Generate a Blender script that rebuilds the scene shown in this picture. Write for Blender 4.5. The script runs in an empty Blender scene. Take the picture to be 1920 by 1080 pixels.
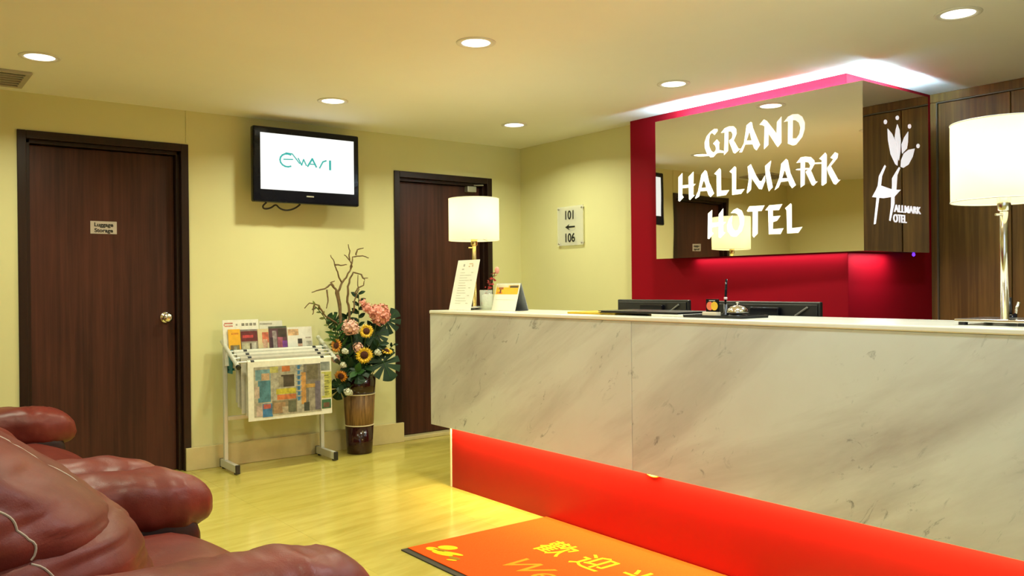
import bpy, bmesh, math, random
from mathutils import Vector, Matrix, noise
from mathutils.geometry import tessellate_polygon

random.seed(11)
PI = math.pi
scene = bpy.context.scene
COL = scene.collection
def V(*a): return Vector(a)

# ------------------------------------------------------------------ camera
cam_d = bpy.data.cameras.new('camera')
cam_d.sensor_width = 36.0
cam_d.lens = 1591.1 / 1920 * 36.0
cam_d.clip_start = 0.05
cam = bpy.data.objects.new('camera', cam_d)
COL.objects.link(cam)
yaw, pitch, roll = math.radians(52.608), math.radians(-0.1233), math.radians(-0.5611)
fwd = V(math.cos(yaw) * math.cos(pitch), math.sin(yaw) * math.cos(pitch), math.sin(pitch))
rgt = V(math.sin(yaw), -math.cos(yaw), 0)
up = rgt.cross(fwd)
r2 = rgt * math.cos(roll) + up * math.sin(roll)
u2 = -rgt * math.sin(roll) + up * math.cos(roll)
mw = Matrix((r2, u2, -fwd)).transposed().to_4x4()
mw.translation = (0, 0, 1.2)
cam.matrix_world = mw
scene.camera = cam

# ------------------------------------------------------------------ view, world
vs = scene.view_settings
vs.view_transform = 'Standard'
vs.look = 'None'
vs.exposure = 0.04
vs.gamma = 1.0
vs.use_curve_mapping = False
world = bpy.data.worlds.new('world')
scene.world = world
world.use_nodes = True
wb = world.node_tree.nodes['Background']
wb.inputs['Color'].default_value = (0.75, 0.85, 1.0, 1)
wb.inputs['Strength'].default_value = 1.0

WARM = (0.98, 1.0, 0.74)
COOL = (0.78, 0.90, 1.0)

def area(name, loc, size, energy, col, rot=(0, 0, 0), size_y=None, shape=None, spread=PI, parent=None):
    d = bpy.data.lights.new(name, 'AREA')
    d.energy = energy
    d.color = col
    d.size = size
    d.spread = spread
    if size_y:
        d.shape = 'RECTANGLE'
        d.size_y = size_y
    if shape:
        d.shape = shape
    o = bpy.data.objects.new(name, d)
    COL.objects.link(o)
    o.location = loc
    o.rotation_euler = rot
    if parent:
        o.parent = parent
    return o

# cool fill light added behind the camera, outside a made-up glazed opening
area('cool_fill', (-0.66, -1.1, 1.2), 2.1, 10, COOL, (0, -PI / 2, 0), size_y=3.4)

# ------------------------------------------------------------------ materials
def nmat(name):
    m = bpy.data.materials.new(name)
    m.use_nodes = True
    nt = m.node_tree
    return m, nt, nt.nodes['Principled BSDF']

def N(nt, t, **kw):
    n = nt.nodes.new(t)
    for k, v in kw.items():
        if k in n.inputs.keys():
            n.inputs[k].default_value = v
        else:
            setattr(n, k, v)
    return n

def rgba(c): return (c[0], c[1], c[2], 1.0)

def mat(name, col, rough=0.5, metal=0.0, spec=0.5, var=0.0, scale=8.0, bump=0.0, bscale=60.0, stretch=None,
        col2=None, coat=0.0):
    m, nt, b = nmat(name)
    b.inputs['Base Color'].default_value = rgba(col)
    b.inputs['Roughness'].default_value = rough
    b.inputs['Metallic'].default_value = metal
    b.inputs['Specular IOR Level'].default_value = spec
    b.inputs['Coat Weight'].default_value = coat
    tc = N(nt, 'ShaderNodeTexCoord')
    src = tc.outputs['Object']
    if stretch:
        mp = N(nt, 'ShaderNodeMapping')
        mp.inputs['Scale'].default_value = stretch
        nt.links.new(src, mp.inputs['Vector'])
        src = mp.outputs['Vector']
    if var or col2:
        n = N(nt, 'ShaderNodeTexNoise', Scale=scale, Detail=6.0, Roughness=0.6)
        nt.links.new(src, n.inputs['Vector'])
        r = N(nt, 'ShaderNodeValToRGB')
        c2 = col2 or tuple(max(0, c * (1 - var)) for c in col)
        r.color_ramp.elements[0].color = rgba(c2)
        r.color_ramp.elements[0].position = 0.35
        r.color_ramp.elements[1].color = rgba(col)
        r.color_ramp.elements[1].position = 0.65
        nt.links.new(n.outputs['Fac'], r.inputs['Fac'])
        nt.links.new(r.outputs['Color'], b.inputs['Base Color'])
    if bump:
        n2 = N(nt, 'ShaderNodeTexNoise', Scale=bscale, Detail=4.0)
        nt.links.new(src, n2.inputs['Vector'])
        bp = N(nt, 'ShaderNodeBump', Strength=bump, Distance=0.01)
        nt.links.new(n2.outputs['Fac'], bp.inputs['Height'])
        nt.links.new(bp.outputs['Normal'], b.inputs['Normal'])
    return m

def emit(name, col, strength, dark=False):
    m, nt, b = nmat(name)
    b.inputs['Base Color'].default_value = rgba((0.02, 0.02, 0.02) if dark else tuple(min(1, c) for c in col))
    b.inputs['Emission Color'].default_value = rgba(col)
    b.inputs['Emission Strength'].default_value = strength
    b.inputs['Roughness'].default_value = 0.5
    return m

def rot_scale(nt, src, rot, sc):
    a = N(nt, 'ShaderNodeMapping')
    a.inputs['Rotation'].default_value = rot
    nt.links.new(src, a.inputs['Vector'])
    b = N(nt, 'ShaderNodeMapping')
    b.inputs['Scale'].default_value = sc
    nt.links.new(a.outputs['Vector'], b.inputs['Vector'])
    return b

def marble_mat(name, base, vein, band, dark, off=(0, 0, 0)):
    """pale marble: soft diagonal bands plus scattered dark flecks (object space: y along, z up)"""
    m, nt, b = nmat(name)
    L = nt.links.new
    tc = N(nt, 'ShaderNodeTexCoord')
    mp0 = N(nt, 'ShaderNodeMapping')
    mp0.inputs['Location'].default_value = off
    L(tc.outputs['Object'], mp0.inputs['Vector'])
    # diagonal, stretched bands
    mp = rot_scale(nt, mp0.outputs['Vector'], (math.radians(30), 0, 0), (1, 0.36, 2.0))
    n1 = N(nt, 'ShaderNodeTexNoise', Scale=1.7, Detail=9.0, Roughness=0.60, Distortion=0.35)
    L(mp.outputs['Vector'], n1.inputs['Vector'])
    r1 = N(nt, 'ShaderNodeValToRGB')
    r1.color_ramp.elements[0].position = 0.46
    r1.color_ramp.elements[0].color = (0, 0, 0, 1)
    r1.color_ramp.elements[1].position = 0.74
    r1.color_ramp.elements[1].color = (1, 1, 1, 1)
    L(n1.outputs['Fac'], r1.inputs['Fac'])
    mx1 = N(nt, 'ShaderNodeMix', data_type='RGBA')
    mx1.inputs['A'].default_value = rgba(base)
    mx1.inputs['B'].default_value = rgba(band)
    L(r1.outputs['Color'], mx1.inputs['Factor'])
    # cloudy patches
    n3 = N(nt, 'ShaderNodeTexNoise', Scale=3.5, Detail=5.0, Roughness=0.6)
    L(mp0.outputs['Vector'], n3.inputs['Vector'])
    r3 = N(nt, 'ShaderNodeValToRGB')
    r3.color_ramp.elements[0].position = 0.4
    r3.color_ramp.elements[0].color = (0, 0, 0, 1)
    r3.color_ramp.elements[1].position = 0.75
    r3.color_ramp.elements[1].color = (0.4, 0.4, 0.4, 1)
    L(n3.outputs['Fac'], r3.inputs['Fac'])
    mx2 = N(nt, 'ShaderNodeMix', data_type='RGBA')
    L(mx1.outputs['Result'], mx2.inputs['A'])
    mx2.inputs['B'].default_value = rgba(vein)
    L(r3.outputs['Color'], mx2.inputs['Factor'])
    # dark flecks, gathered where a slow mask allows
    mpf = rot_scale(nt, mp0.outputs['Vector'], (math.radians(48), 0, 0), (1, 0.9, 2.0))
    n4 = N(nt, 'ShaderNodeTexNoise', Scale=7.0, Detail=5.0, Roughness=0.7, Distortion=1.6)
    L(mpf.outputs['Vector'], n4.inputs['Vector'])
    r4 = N(nt, 'ShaderNodeValToRGB')
    r4.color_ramp.elements[0].position = 0.585
    r4.color_ramp.elements[0].color = (0, 0, 0, 1)
    r4.color_ramp.elements[1].position = 0.70
    r4.color_ramp.elements[1].color = (1, 1, 1, 1)
    L(n4.outputs['Fac'], r4.inputs['Fac'])
    n5 = N(nt, 'ShaderNodeTexNoise', Scale=1.9, Detail=2.0)
    L(mp0.outputs['Vector'], n5.inputs['Vector'])
    r5 = N(nt, 'ShaderNodeValToRGB')
    r5.color_ramp.elements[0].position = 0.46
    r5.color_ramp.elements[0].color = (0, 0, 0, 1)
    r5.color_ramp.elements[1].position = 0.60
    r5.color_ramp.elements[1].color = (0.75, 0.75, 0.75, 1)
    L(n5.outputs['Fac'], r5.inputs['Fac'])
    mul = N(nt, 'ShaderNodeMath', operation='MULTIPLY')
    L(r4.outputs['Color'], mul.inputs[0])
    L(r5.outputs['Color'], mul.inputs[1])
    mx3 = N(nt, 'ShaderNodeMix', data_type='RGBA')
    L(mx2.outputs['Result'], mx3.inputs['A'])
    mx3.inputs['B'].default_value = rgba(dark)
    L(mul.outputs[0], mx3.inputs['Factor'])
    L(mx3.outputs['Result'], b.inputs['Base Color'])
    b.inputs['Roughness'].default_value = 0.22
    return m

def wood_mat(name, c1, c2, rough=0.35, axis=2, fine=38.0):
    m, nt, b = nmat(name)
    L = nt.links.new
    tc = N(nt, 'ShaderNodeTexCoord')
    mp = N(nt, 'ShaderNodeMapping')
    sc = [fine, fine, fine]
    sc[axis] = 1.1
    mp.inputs['Scale'].default_value = sc
    L(tc.outputs['Object'], mp.inputs['Vector'])
    n = N(nt, 'ShaderNodeTexNoise', Scale=1.0, Detail=5.0, Roughness=0.65, Distortion=0.3)
    L(mp.outputs['Vector'], n.inputs['Vector'])
    mp2 = N(nt, 'ShaderNodeMapping')
    sc2 = [2.6, 2.6, 2.6]
    sc2[axis] = 0.8
    mp2.inputs['Scale'].default_value = sc2
    L(tc.outputs['Object'], mp2.inputs['Vector'])
    n2 = N(nt, 'ShaderNodeTexNoise', Scale=1.2, Detail=3.0)
    L(mp2.outputs['Vector'], n2.inputs['Vector'])
    ad = N(nt, 'ShaderNodeMath', operation='ADD')
    L(n.outputs['Fac'], ad.inputs[0])
    L(n2.outputs['Fac'], ad.inputs[1])
    r = N(nt, 'ShaderNodeValToRGB')
    r.color_ramp.elements[0].position = 0.40
    r.color_ramp.elements[0].color = rgba(c1)
    r.color_ramp.elements[1].position = 0.65
    r.color_ramp.elements[1].color = rgba(c2)
    hf = N(nt, 'ShaderNodeMath', operation='MULTIPLY')
    hf.inputs[1].default_value = 0.5
    L(ad.outputs[0], hf.inputs[0])
    L(hf.outputs[0], r.inputs['Fac'])
    L(r.outputs['Color'], b.inputs['Base Color'])
    b.inputs['Roughness'].default_value = rough
    b.inputs['Specular IOR Level'].default_value = 0.3
    bp = N(nt, 'ShaderNodeBump', Strength=0.08, Distance=0.004)
    L(n.outputs['Fac'], bp.inputs['Height'])
    L(bp.outputs['Normal'], b.inputs['Normal'])
    return m

def glass_mat(name, tint=(1, 1, 1), opacity=0.25, rough=0.03):
    m = bpy.data.materials.new(name)
    m.use_nodes = True
    nt = m.node_tree
    nt.nodes.clear()
    out = N(nt, 'ShaderNodeOutputMaterial')
    tr = N(nt, 'ShaderNodeBsdfTransparent')
    tr.inputs['Color'].default_value = rgba(tint)
    pr = N(nt, 'ShaderNodeBsdfPrincipled')
    pr.inputs['Base Color'].default_value = rgba(tint)
    pr.inputs['Roughness'].default_value = rough
    mx = N(nt, 'ShaderNodeMixShader')
    mx.inputs[0].default_value = opacity
    nt.links.new(tr.outputs[0], mx.inputs[1])
    nt.links.new(pr.outputs[0], mx.inputs[2])
    nt.links.new(mx.outputs[0], out.inputs[0])
    return m

def shade_mat(name):
    m = bpy.data.materials.new(name)
    m.use_nodes = True
    nt = m.node_tree
    nt.nodes.clear()
    L = nt.links.new
    out = N(nt, 'ShaderNodeOutputMaterial')
    df = N(nt, 'ShaderNodeBsdfDiffuse')
    df.inputs['Color'].default_value = (0.85, 0.8, 0.62, 1)
    tr = N(nt, 'ShaderNodeBsdfTranslucent')
    tr.inputs['Color'].default_value = (0.95, 0.90, 0.50, 1)
    em = N(nt, 'ShaderNodeEmission')
    em.inputs['Color'].default_value = (1.0, 0.90, 0.50, 1)
    em.inputs['Strength'].default_value = 0.30
    mx = N(nt, 'ShaderNodeMixShader')
    mx.inputs[0].default_value = 0.5
    L(df.outputs[0], mx.inputs[1])
    L(tr.outputs[0], mx.inputs[2])
    ad = N(nt, 'ShaderNodeAddShader')
    L(mx.outputs[0], ad.inputs[0])
    L(em.outputs[0], ad.inputs[1])
    L(ad.outputs[0], out.inputs[0])
    return m

M = {}
M['wall'] = mat('wall_paint', (0.70, 0.67, 0.345), 0.6, var=0.03, scale=2.0, bump=0.03, bscale=220)
M['ceiling'] = mat('ceiling_paint', (0.93, 0.93, 0.86), 0.7, var=0.03, scale=1.2)
M['grout'] = mat('floor_joint', (0.50, 0.42, 0.10), 0.7, var=0.1)
M['skirt'] = mat('skirting_marble', (0.66, 0.55, 0.27), 0.25, var=0.14, scale=5.0)
M['door'] = wood_mat('door_wood', (0.032, 0.009, 0.006), (0.090, 0.026, 0.015), 0.42)
M['frame'] = wood_mat('frame_wood', (0.014, 0.006, 0.004), (0.032, 0.012, 0.007), 0.35)
M['panel'] = wood_mat('panel_wood', (0.140, 0.075, 0.019), (0.340, 0.190, 0.044), 0.45)
M['red'] = mat('crimson_lacquer', (0.27, 0.004, 0.012), 0.55, spec=0.06, var=0.05, scale=2)
M['redbase'] = mat('scarlet_lacquer', (0.37, 0.0085, 0.008), 0.35, spec=0.25, var=0.04, scale=2)
M['marble'] = marble_mat('counter_marble', (0.59, 0.60, 0.52), (0.51, 0.50, 0.43), (0.35, 0.31, 0.26), (0.12, 0.12, 0.10))
M['marble2'] = marble_mat('counter_marble_b', (0.59, 0.60, 0.52), (0.51, 0.50, 0.43), (0.35, 0.31, 0.26), (0.12, 0.12, 0.10), (0, 1.7, 0.9))
M['top'] = mat('counter_top', (0.75, 0.72, 0.58), 0.25, var=0.08, scale=4)
M['cream'] = mat('cream_edge', (0.85, 0.74, 0.52), 0.4, var=0.03)
M['chrome'] = mat('chrome', (0.82, 0.80, 0.74), 0.16, metal=1.0, var=0.03)
M['brass'] = mat('brass', (0.75, 0.60, 0.28), 0.22, metal=1.0, var=0.05)
M['steel'] = mat('grey_steel', (0.45, 0.44, 0.38), 0.4, metal=0.6, var=0.05)
M['black'] = mat('black_plastic', (0.012, 0.012, 0.013), 0.35, var=0.1)
M['blackg'] = mat('black_gloss', (0.005, 0.005, 0.009), 0.14, spec=0.22, var=0.1)
M['rubber'] = mat('black_rubber', (0.03, 0.025, 0.012), 0.7, var=0.1)
M['white'] = mat('white_paint', (0.80, 0.79, 0.72), 0.5, var=0.03)
M['alu'] = mat('rack_metal', (0.62, 0.62, 0.55), 0.35, metal=0.25, var=0.04)
M['teal'] = mat('teal_plastic', (0.01, 0.17, 0.18), 0.4, var=0.1)
M['paper'] = mat('paper', (0.80, 0.78, 0.66), 0.7, var=0.04)
M['ink'] = mat('ink_black', (0.01, 0.009, 0.006), 0.6, var=0.05)
M['lightgrey'] = mat('faint_print', (0.58, 0.57, 0.46), 0.7, var=0.15, scale=60)
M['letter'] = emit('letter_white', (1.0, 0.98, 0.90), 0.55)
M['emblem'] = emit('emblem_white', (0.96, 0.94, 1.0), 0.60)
M['lamp'] = emit('downlight_lens', (1.0, 0.97, 0.82), 4.0)
M['tube'] = emit('cove_tube', (0.48, 0.80, 1.0), 205.0)
M['screen'] = emit('tv_screen', (0.98, 1.0, 0.95), 1.05, True)
M['screen_ink'] = emit('tv_logo', (0.015, 0.42, 0.38), 1.0, True)
M['blue_led'] = emit('blue_led', (0.10, 0.02, 0.9), 3.0)
M['shade'] = shade_mat('lamp_shade')
M['acrylic'] = glass_mat('clear_acrylic', (0.95, 0.95, 0.90), 0.30)
M['glass'] = glass_mat('clear_glass', (0.93, 0.95, 0.90), 0.22, 0.05)
M['pane'] = glass_mat('window_pane', (1, 1, 1), 0.06)

def mirror_mat():
    m, nt, b = nmat('mirror')
    b.inputs['Base Color'].default_value = (0.80, 0.78, 0.74, 1)
    b.inputs['Metallic'].default_value = 1.0
    b.inputs['Roughness'].default_value = 0.015
    tc = N(nt, 'ShaderNodeTexCoord')
    n = N(nt, 'ShaderNodeTexNoise', Scale=2.2, Detail=1.0)
    nt.links.new(tc.outputs['Object'], n.inputs['Vector'])
    bp = N(nt, 'ShaderNodeBump', Strength=0.05, Distance=0.02)
    nt.links.new(n.outputs['Fac'], bp.inputs['Height'])
    nt.links.new(bp.outputs['Normal'], b.inputs['Normal'])
    return m
M['mirror'] = mirror_mat()

def leather_mat(name, c1, c2):
    m, nt, b = nmat(name)
    L = nt.links.new
    tc = N(nt, 'ShaderNodeTexCoord')
    n = N(nt, 'ShaderNodeTexNoise', Scale=4.0, Detail=5.0, Roughness=0.6)
    L(tc.outputs['Object'], n.inputs['Vector'])
    r = N(nt, 'ShaderNodeValToRGB')
    r.color_ramp.elements[0].position = 0.35
    r.color_ramp.elements[0].color = rgba(c1)
    r.color_ramp.elements[1].position = 0.68
    r.color_ramp.elements[1].color = rgba(c2)
    L(n.outputs['Fac'], r.inputs['Fac'])
    L(r.outputs['Color'], b.inputs['Base Color'])
    b.inputs['Roughness'].default_value = 0.40
    b.inputs['Specular IOR Level'].default_value = 0.30
    b.inputs['Coat Weight'].default_value = 0.0
    b.inputs['Coat Roughness'].default_value = 0.3
    n2 = N(nt, 'ShaderNodeTexNoise', Scale=9.0, Detail=4.0, Roughness=0.55, Distortion=0.8)
    L(tc.outputs['Object'], n2.inputs['Vector'])
    n3 = N(nt, 'ShaderNodeTexVoronoi', Scale=260.0)
    L(tc.outputs['Object'], n3.inputs['Vector'])
    b1 = N(nt, 'ShaderNodeBump', Strength=0.10, Distance=0.02)
    L(n2.outputs['Fac'], b1.inputs['Height'])
    b2 = N(nt, 'ShaderNodeBump', Strength=0.10, Distance=0.002)
    L(n3.outputs['Distance'], b2.inputs['Height'])
    L(b1.outputs['Normal'], b2.inputs['Normal'])
    L(b2.outputs['Normal'], b.inputs['Normal'])
    return m
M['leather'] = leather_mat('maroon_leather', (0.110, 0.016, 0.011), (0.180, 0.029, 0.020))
M['leather_shaded'] = leather_mat('shaded_leather', (0.016, 0.005, 0.005), (0.03, 0.009, 0.008))  # same leather, with the shade on undersides and body put into its colour
M['thread'] = mat('thread', (0.45, 0.36, 0.30), 0.7, var=0.1)

_cc = {}
def C(col, rough=0.6, var=0.12, scale=40):
    """plain printed / plastic colour with faint variation"""
    k = (tuple(col), rough, var)
    if k not in _cc:
        _cc[k] = mat('print_%d' % len(_cc), col, rough, var=var, scale=scale)
    return _cc[k]

# ------------------------------------------------------------------ mesh helpers
def wloc(o):
    p = V(0, 0, 0)
    while o:
        p += o.location
        o = o.parent
    return p

class MB:
    def __init__(s):
        s.v, s.f, s.mi, s.mats, s.sm = [], [], [], [], []
        s.cur = 0
        s.smooth = False
    def use(s, m):
        if m not in s.mats: s.mats.append(m)
        s.cur = s.mats.index(m)
        return s
    def add(s, vs, fs):
        b = len(s.v)
        s.v += [tuple(p) for p in vs]
        for f in fs:
            s.f.append([b + i for i in f])
            s.mi.append(s.cur)
            s.sm.append(s.smooth)
    def box(s, x0, x1, y0, y1, z0, z1, mx=None):
        x0, x1 = min(x0, x1), max(x0, x1)
        y0, y1 = min(y0, y1), max(y0, y1)
        z0, z1 = min(z0, z1), max(z0, z1)
        p = [V(x, y, z) for z in (z0, z1) for y in (y0, y1) for x in (x0, x1)]
        if mx: p = [mx @ q for q in p]
        s.add(p, [(0, 2, 3, 1), (4, 5, 7, 6), (0, 1, 5, 4), (2, 6, 7, 3), (0, 4, 6, 2), (1, 3, 7, 5)])
    def cbox(s, x0, x1, y0, y1, z0, z1, c=0.004, mx=None):
        """box with chamfered edges"""
        bm = bmesh.new()
        bmesh.ops.create_cube(bm, size=1.0)
        sx, sy, sz = abs(x1 - x0), abs(y1 - y0), abs(z1 - z0)
        for v in bm.verts:
            v.co = V((x0 + x1) / 2 + v.co.x * sx, (y0 + y1) / 2 + v.co.y * sy, (z0 + z1) / 2 + v.co.z * sz)
        c = min(c, sx * .45, sy * .45, sz * .45)
        bmesh.ops.bevel(bm, geom=bm.edges[:], offset=c, segments=2, affect='EDGES', profile=0.5)
        s.from_bm(bm, mx)
    def from_bm(s, bm, mx=None):
        bm.verts.index_update()
        s.add([(mx @ v.co) if mx else v.co.copy() for v in bm.verts], [[v.index for v in f.verts] for f in bm.faces])
        bm.free()
    def tube(s, pts, r, n=10, caps=True, closed=False):
        pts = [Vector(p) for p in pts]
        k = len(pts)
        rs = r if isinstance(r, (list, tuple)) else [r] * k
        rings = []
        prev = None
        for i, p in enumerate(pts):
            if closed:
                t = (pts[(i + 1) % k] - pts[i - 1])
            else:
                t = pts[min(i + 1, k - 1)] - pts[max(i - 1, 0)]
            t.normalize()
            if prev is None:
                a = t.orthogonal().normalized()
            else:
                a = prev - t * prev.dot(t)
                a = a.normalized() if a.length > 1e-6 else t.orthogonal().normalized()
            prev = a
            b = t.cross(a)
            rings.append([p + (a * math.cos(2 * PI * j / n) + b * math.sin(2 * PI * j / n)) * rs[i] for j in range(n)])
        vs = [q for R in rings for q in R]
        fs = []
        for i in range(k if closed else k - 1):
            for j in range(n):
                a, b = i * n + j, i * n + (j + 1) % n
                i2 = (i + 1) % k
                fs.append((a, b, i2 * n + (j + 1) % n, i2 * n + j))
        if caps and not closed:
            fs.append(tuple(range(n - 1, -1, -1)))
            fs.append(tuple((k - 1) * n + j for j in range(n)))
        s.add(vs, fs)
    def lathe(s, prof, c=(0, 0, 0), n=32, mx=None):
        vs, fs = [], []
        for r, z in prof:
            for j in range(n):
                a = 2 * PI * j / n
                q = V(c[0] + r * math.cos(a), c[1] + r * math.sin(a), c[2] + z)
                vs.append(mx @ q if mx else q)
        for i in range(len(prof) - 1):
            for j in range(n):
                fs.append((i * n + j, i * n + (j + 1) % n, (i + 1) * n + (j + 1) % n, (i + 1) * n + j))
        if prof[0][0] > 1e-5: fs.append(tuple(range(n - 1, -1, -1)))
        if prof[-1][0] > 1e-5: fs.append(tuple((len(prof) - 1) * n + j for j in range(n)))
        s.add(vs, fs)
    def prism(s, poly, to3, depth):
        """poly: 2D outline; to3(u, v, d) -> 3D; extruded by depth along d"""
        k = len(poly)
        tri = tessellate_polygon([[V(p[0], p[1], 0) for p in poly]])
        vs = [to3(p[0], p[1], 0) for p in poly] + [to3(p[0], p[1], depth) for p in poly]
        fs = [tuple(t) for t in tri] + [tuple(k + i for i in reversed(t)) for t in tri]
        fs += [(i, (i + 1) % k, k + (i + 1) % k, k + i) for i in range(k)]
        s.add(vs, fs)
    def loft(s, rings, capped=True):
        n = len(rings[0])
        vs = [q for R in rings for q in R]
        fs = []
        for i in range(len(rings) - 1):
            for j in range(n):
                fs.append((i * n + j, i * n + (j + 1) % n, (i + 1) * n + (j + 1) % n, (i + 1) * n + j))
        if capped:
            fs.append(tuple(range(n - 1, -1, -1)))
            fs.append(tuple((len(rings) - 1) * n + j for j in range(n)))
        s.add(vs, fs)
    def mesh(s, name):
        me = bpy.data.meshes.new(name)
        me.from_pydata(s.v, [], s.f)
        for m in s.mats: me.materials.append(m)
        me.polygons.foreach_set('material_index', s.mi)
        me.polygons.foreach_set('use_smooth', s.sm)
        bm = bmesh.new()
        bm.from_mesh(me)
        bmesh.ops.recalc_face_normals(bm, faces=bm.faces[:])
        bm.to_mesh(me)
        bm.free()
        me.update()
        return me
    def build(s, name, m=None, parent=None, loc=None):
        if m: s.mats = [m]; s.mi = [0] * len(s.f)
        o = bpy.data.objects.new(name, s.mesh(name))
        COL.objects.link(o)
        if loc: o.location = loc
        if parent:
            o.parent = parent
            if not loc:
                o.location = -wloc(parent)      # geometry is written in world coordinates
        return o

def tag(o, label=None, cat=None, group=None, kind=None):
    if label: o['label'] = label
    if cat: o['category'] = cat
    if group: o['group'] = group
    if kind: o['kind'] = kind
    return o

def thing(name, label, cat, loc=(0, 0, 0), group=None, kind=None):
    o = bpy.data.objects.new(name, None)
    o.empty_display_size = 0.05
    COL.objects.link(o)
    o.location = loc
    return tag(o, label, cat, group, kind)

def superq(c, h, e1=0.4, e2=0.4, nu=28, nv=18, mx=None, wr=0.0, wf=9.0, seed=0, fn=None):
    """puffy cushion (superquadric); e small = boxier. returns (verts, faces)"""
    def sg(v, e): return math.copysign(abs(v) ** e, v)
    vs = []
    for i in range(nv + 1):
        ph = -PI / 2 + PI * i / nv
        for j in range(nu):
            th = 2 * PI * j / nu
            x = sg(math.cos(ph), e1) * sg(math.cos(th), e2)
            y = sg(math.cos(ph), e1) * sg(math.sin(th), e2)
            z = sg(math.sin(ph), e1)
            p = V(x * h[0], y * h[1], z * h[2])
            if fn: p = fn(p)
            if wr:
                d = noise.noise(V(p.x * wf + seed, p.y * wf, p.z * wf)) * wr
                nrm = V(x / h[0], y / h[1], z / h[2])
                if nrm.length > 1e-6: p = p + nrm.normalized() * d
            p = p + Vector(c)
            vs.append(mx @ p if mx else p)
    fs = []
    for i in range(nv):
        for j in range(nu):
            fs.append((i * nu + j, i * nu + (j + 1) % nu, (i + 1) * nu + (j + 1) % nu, (i + 1) * nu + j))
    return vs, fs

def text_mesh(name, body, size, m, mx, parent=None, ext=0.0008, bold=0.0, align='CENTER', sx=1.0, shear=0.0, space=1.0):
    cu = bpy.data.curves.new(name, 'FONT')
    cu.body = body
    cu.size = size
    cu.align_x = align
    cu.align_y = 'CENTER'
    cu.extrude = ext
    cu.offset = bold
    cu.shear = shear
    cu.space_character = space
    cu.resolution_u = 4
    t = bpy.data.objects.new(name + '_tmp', cu)
    COL.objects.link(t)
    dg = bpy.context.evaluated_depsgraph_get()
    me = bpy.data.meshes.new_from_object(t.evaluated_get(dg))
    bpy.data.objects.remove(t)
    bpy.data.curves.remove(cu)
    me.name = name
    me.transform(mx @ Matrix.Diagonal((sx, 1, 1, 1)))
    me.materials.clear()
    me.materials.append(m)
    o = bpy.data.objects.new(name, me)
    COL.objects.link(o)
    if parent:
        o.parent = parent
        o.location = -wloc(parent)
    return o

def frame3(o, u, v):
    """matrix with local x=u, y=v, z=u x v"""
    u, v = Vector(u).normalized(), Vector(v).normalized()
    w = u.cross(v)
    m = Matrix((u, v, w)).transposed().to_4x4()
    m.translation = o
    return m

# ================================================================== STRUCTURE
ZC = 2.385
YA, XB = 5.779, 4.519

def floor_mat():
    m, nt, b = nmat('floor_marble')
    L = nt.links.new
    tc = N(nt, 'ShaderNodeTexCoord')
    oi = N(nt, 'ShaderNodeObjectInfo')
    ad = N(nt, 'ShaderNodeVectorMath', operation='ADD')
    L(tc.outputs['Object'], ad.inputs[0])
    L(oi.outputs['Location'], ad.inputs[1])
    mp = rot_scale(nt, ad.outputs[0], (0, 0, math.radians(-12)), (0.8, 5.0, 1))
    n = N(nt, 'ShaderNodeTexNoise', Scale=2.4, Detail=7.0, Roughness=0.62, Distortion=0.6)
    L(mp.outputs['Vector'], n.inputs['Vector'])
    r = N(nt, 'ShaderNodeValToRGB')
    r.color_ramp.elements[0].position = 0.32
    r.color_ramp.elements[0].color = (0.42, 0.34, 0.060, 1)
    r.color_ramp.elements[1].position = 0.62
    r.color_ramp.elements[1].color = (0.52, 0.435, 0.100, 1)
    L(n.outputs['Fac'], r.inputs['Fac'])
    hs = N(nt, 'ShaderNodeHueSaturation')
    mr = N(nt, 'ShaderNodeMapRange')
    mr.inputs['To Min'].default_value = 0.95
    mr.inputs['To Max'].default_value = 1.04
    L(oi.outputs['Random'], mr.inputs['Value'])
    L(mr.outputs['Result'], hs.inputs['Value'])
    L(r.outputs['Color'], hs.inputs['Color'])
    L(hs.outputs['Color'], b.inputs['Base Color'])
    b.inputs['Roughness'].default_value = 0.16
    return m
M['tile'] = floor_mat()

mb = MB(); mb.box(-0.7, 5.6, -3.2, 6.1, -0.08, -0.012)
floor = tag(mb.build('floor', M['grout']), kind='structure')
T = 0.80
mb = MB(); mb.cbox(0.0004, T - 0.0004, 0.0004, T - 0.0004, -0.012, 0.0, 0.0006)
tile_me = mb.mesh('tile'); tile_me.materials.append(M['tile'])
for ix in range(8):
    for iy in range(12):
        o = bpy.data.objects.new('tile', tile_me)
        COL.objects.link(o)
        o.location = (-0.70 + ix * T, -3.2 + iy * T - 0.42, 0)
        o.parent = floor

mb = MB(); mb.box(-0.7, 5.6, -3.2, 6.1, ZC, ZC + 0.06)
tag(mb.build('ceiling', M['ceiling']), kind='structure')

D1 = (0.730, 1.720, 2.160)
D2 = (3.273, 4.208, 2.106)
mb = MB()
yb = YA + 0.2
mb.box(-0.7, D1[0], YA, yb, 0, ZC)
mb.box(D1[0], D1[1], YA, yb, D1[2], ZC)
mb.box(D1[1], D2[0], YA, yb, 0, ZC)
mb.box(D2[0], D2[1], YA, yb, D2[2], ZC)
mb.box(D2[1], XB + 0.2, YA, yb, 0, ZC)
tag(mb.build('wall_left', M['wall']), kind='structure')
mb = MB(); mb.box(XB, XB + 0.2, 4.357, YA, 0, ZC)
tag(mb.build('wall_back', M['wall']), kind='structure')
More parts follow.
